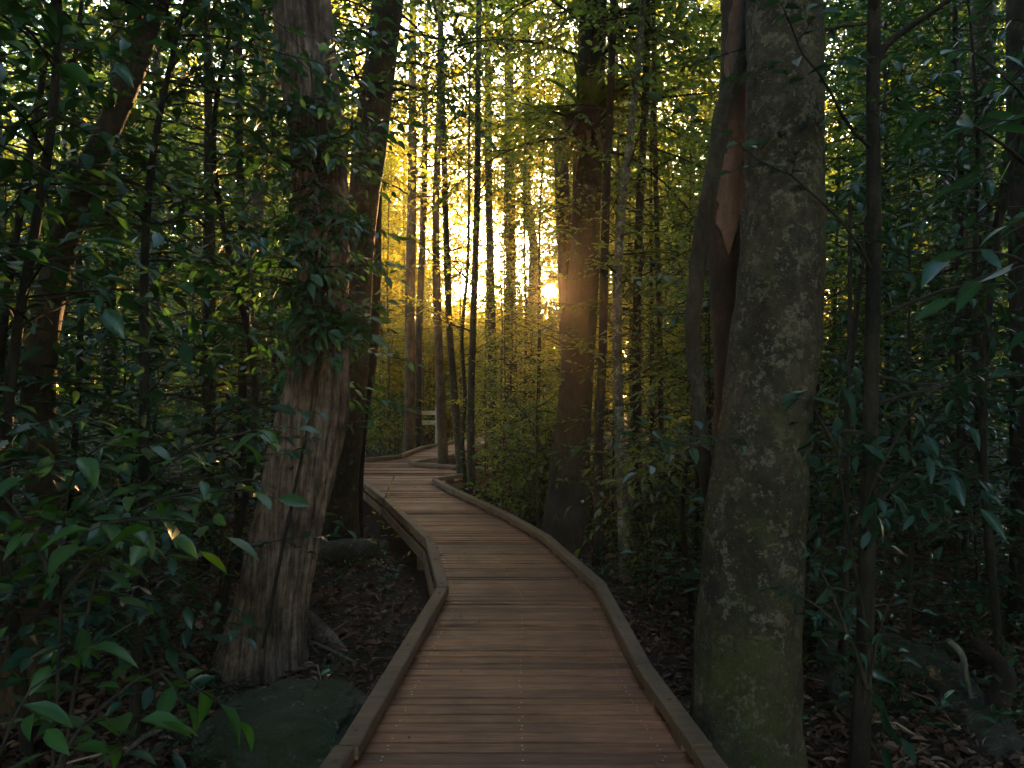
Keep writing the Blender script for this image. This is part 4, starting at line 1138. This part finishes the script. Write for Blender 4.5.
# fallen twigs among them
tw = Acc()
for i in range(420):
    dd = 2.6 + 10 * g.random() ** 1.5
    xx = g.uniform(-.75, .75) * dd
    if abs(xx - path_x(dd)) < .95: continue
    b = gp(xx, dd, .02); an = g.uniform(0, 6.28); ln = g.uniform(.12, .5)
    e = np.array([math.cos(an) * ln, math.sin(an) * ln, g.normal(.02, .04)])
    tw.add(*tube(np.array([b, b + e * .5 + g.normal(0, .02, 3), b + e]), [.005, .006, .003], 4, cap=False), r=g.random() * .8 + .2)
V2 = np.vstack(tw.V)
me = mesh('leaf_litter', np.vstack([V, V2]), [Q, np.vstack(tw.Q) + len(V)], [M['litter']], [0, 0], np.concatenate([np.repeat(g.beta(1.6, 2.6, n), per), np.concatenate(tw.R)]), False)
tag(link('leaf_litter', me), 'brown fallen leaves and twigs covering the forest floor', 'leaves', kind='stuff')

f = Fol(np.random.default_rng(9), .07, .42, .04, .1, .3, True)
g = f.g
for i in range(330):
    dd = 4 + 12 * g.random() ** 1.2
    xx = g.uniform(-.72, .72) * dd
    if abs(xx - path_x(dd)) < 1.2: continue
    if -2.6 < xx < -.5 and dd < 8 and g.random() < .8: continue
    b = gp(xx, dd, -.01)
    for k in range(int(g.integers(2, 5))):
        f.limb(b, around(g, g.uniform(.6, 1.4)), g.uniform(.18, .45), .004, .14, .09, 0, .3, .3, 3)
tag(link('ground_cover', f.build('ground_cover', 'leaf_dark')), 'small seedlings and low leaves scattered over the forest floor', 'undergrowth', kind='stuff')

# a chink in the foliage along the sun's line, through which the sun shows
bpy.context.view_layer.update()
CAMP = np.array([0, 0, EYE])
for o in list(COL.objects):
    if o.type != 'MESH' or o.name.split('.')[0] not in ('crown', 'foliage', 'far_forest'): continue
    mw = np.array(o.matrix_world)
    bb = (np.array([list(c) for c in o.bound_box]) @ mw[:3, :3].T) + mw[:3, 3] - CAMP
    if bb[:, 1].max() < .5 or bb[:, 1].min() > 75: continue
    mx, mn = bb.max(0), bb.min(0)
    if mn[0] > mx[1] * .06 + .4 or mx[0] < mn[1] * .045 - .4: continue
    me = o.data
    V = np.zeros(len(me.vertices) * 3, np.float32); me.vertices.foreach_get('co', V)
    V = V.reshape(-1, 3) @ mw[:3, :3].T + mw[:3, 3] - CAMP
    t = V @ SUN
    r = np.linalg.norm(V - t[:, None] * SUN, axis=1)
    bad = (t > 1) & (r < .015 + .0080 * t)
    if not bad.any(): continue
    nl = len(me.loops); li = np.zeros(nl, np.int32); me.loops.foreach_get('vertex_index', li)
    nf = len(me.polygons); mi = np.zeros(nf, np.int32); me.polygons.foreach_get('material_index', mi)
    li = li.reshape(-1, 4)
    kf = ~(bad[li].any(1))
    rn = np.zeros(len(V), np.float32); me.attributes['rnd'].data.foreach_get('value', rn)
    Vl = np.zeros(len(V) * 3, np.float32); me.vertices.foreach_get('co', Vl)
    Vl = Vl.reshape(-1, 3); li, mi = li[kf], mi[kf]
    used = np.zeros(len(V), bool); used[li.ravel()] = True
    new = np.cumsum(used) - 1
    ks = sorted(set(mi.tolist()))
    o.data = mesh(me.name, Vl[used], [new[li[mi == k]] for k in ks], list(me.materials), ks, rn[used], me.polygons[0].use_smooth)

# ------------------------------------------------------------------ light, air, camera
w = bpy.data.worlds.new('World')
scn.world = w
w.use_nodes = True
nt = w.node_tree
nt.nodes.clear()
sky = nt.nodes.new('ShaderNodeTexSky')
sky.sky_type = 'NISHITA'; sky.sun_disc = False
sky.sun_elevation, sky.sun_rotation = SUN_EL, SUN_AZ
sky.air_density, sky.dust_density, sky.ozone_density = 1.0, 1.0, 1.5
bg = nt.nodes.new('ShaderNodeBackground'); bg.inputs[1].default_value = .15
out = nt.nodes.new('ShaderNodeOutputWorld')
def wn(typ, op=None, **ins):
    x = nt.nodes.new(typ)
    if op: x.operation = op
    for k, v in ins.items():
        k = int(k[1:])
        if isinstance(v, bpy.types.NodeSocket): nt.links.new(v, x.inputs[k])
        else: x.inputs[k].default_value = v
    return x
# the sun's own disc and the golden aureole round it, part of the sky
tc = wn('ShaderNodeTexCoord')
dt = wn('ShaderNodeVectorMath', 'DOT_PRODUCT', i0=tc.outputs['Generated'], i1=tuple(SUN)).outputs['Value']
ang = wn('ShaderNodeMath', 'ARCCOSINE', i0=wn('ShaderNodeMath', 'MINIMUM', i0=dt, i1=1.).outputs[0]).outputs[0]
disc = wn('ShaderNodeMath', 'MULTIPLY', i0=wn('ShaderNodeMath', 'LESS_THAN', i0=ang, i1=math.radians(.42)).outputs[0], i1=900.).outputs[0]
aur = wn('ShaderNodeMath', 'MULTIPLY', i0=wn('ShaderNodeMath', 'EXPONENT', i0=wn('ShaderNodeMath', 'MULTIPLY', i0=ang, i1=-5.).outputs[0]).outputs[0], i1=6.).outputs[0]
glow = wn('ShaderNodeMath', 'ADD', i0=disc, i1=aur).outputs[0]
gc = wn('ShaderNodeVectorMath', 'SCALE', i0=(1., .50, .15)); nt.links.new(glow, gc.inputs['Scale'])
tot = wn('ShaderNodeVectorMath', 'ADD', i0=sky.outputs[0], i1=gc.outputs[0]).outputs[0]
nt.links.new(tot, bg.inputs[0]); nt.links.new(bg.outputs[0], out.inputs[0])

sl = bpy.data.lights.new('sun', 'SUN')
sl.energy = 3.0; sl.angle = math.radians(.5); sl.color = (1., .54, .20)
so = bpy.data.objects.new('sun', sl); COL.objects.link(so)
from mathutils import Vector
so.rotation_euler = Vector(tuple(SUN)).to_track_quat('Z', 'Y').to_euler()
so.location = (0, 0, 30)

HAZE = 0.0006
if HAZE:
    acc = Acc(); acc.box((0, 8, 14), 164, 164, 40)
    g2 = G('haze_air')
    pv = g2.n('ShaderNodeVolumePrincipled', {'Color': (1., .82, .60, 1), 'Density': HAZE, 'Anisotropy': .7})
    g2.n('ShaderNodeOutputMaterial', {'Volume': pv.outputs[0]})
    tag(link('haze', acc.build('haze', g2.m)), 'thin golden evening haze between the trees', 'haze', kind='stuff')

cam = bpy.data.cameras.new('camera')
cam.sensor_width = 36; cam.lens = F / 1024 * 36
cam.clip_start = .05; cam.clip_end = 500
co = bpy.data.objects.new('camera', cam); COL.objects.link(co)
co.location = (0, 0, EYE); co.rotation_euler = (math.radians(90), 0, 0)
scn.camera = co

vs = scn.view_settings
vs.view_transform = 'Standard'; vs.look = 'None'; vs.gamma = 1; vs.exposure = 4.15
vs.use_curve_mapping = False
cy = scn.cycles
cy.use_denoising = True
try:
    cy.denoiser = 'OPENIMAGEDENOISE'; cy.denoising_input_passes = 'RGB_ALBEDO_NORMAL'
except Exception: pass
cy.max_bounces = 8; cy.diffuse_bounces = 4; cy.glossy_bounces = 2; cy.transmission_bounces = 5; cy.volume_bounces = 1
cy.transparent_max_bounces = 4
cy.sample_clamp_indirect = 6
cy.caustics_reflective = False; cy.caustics_refractive = False
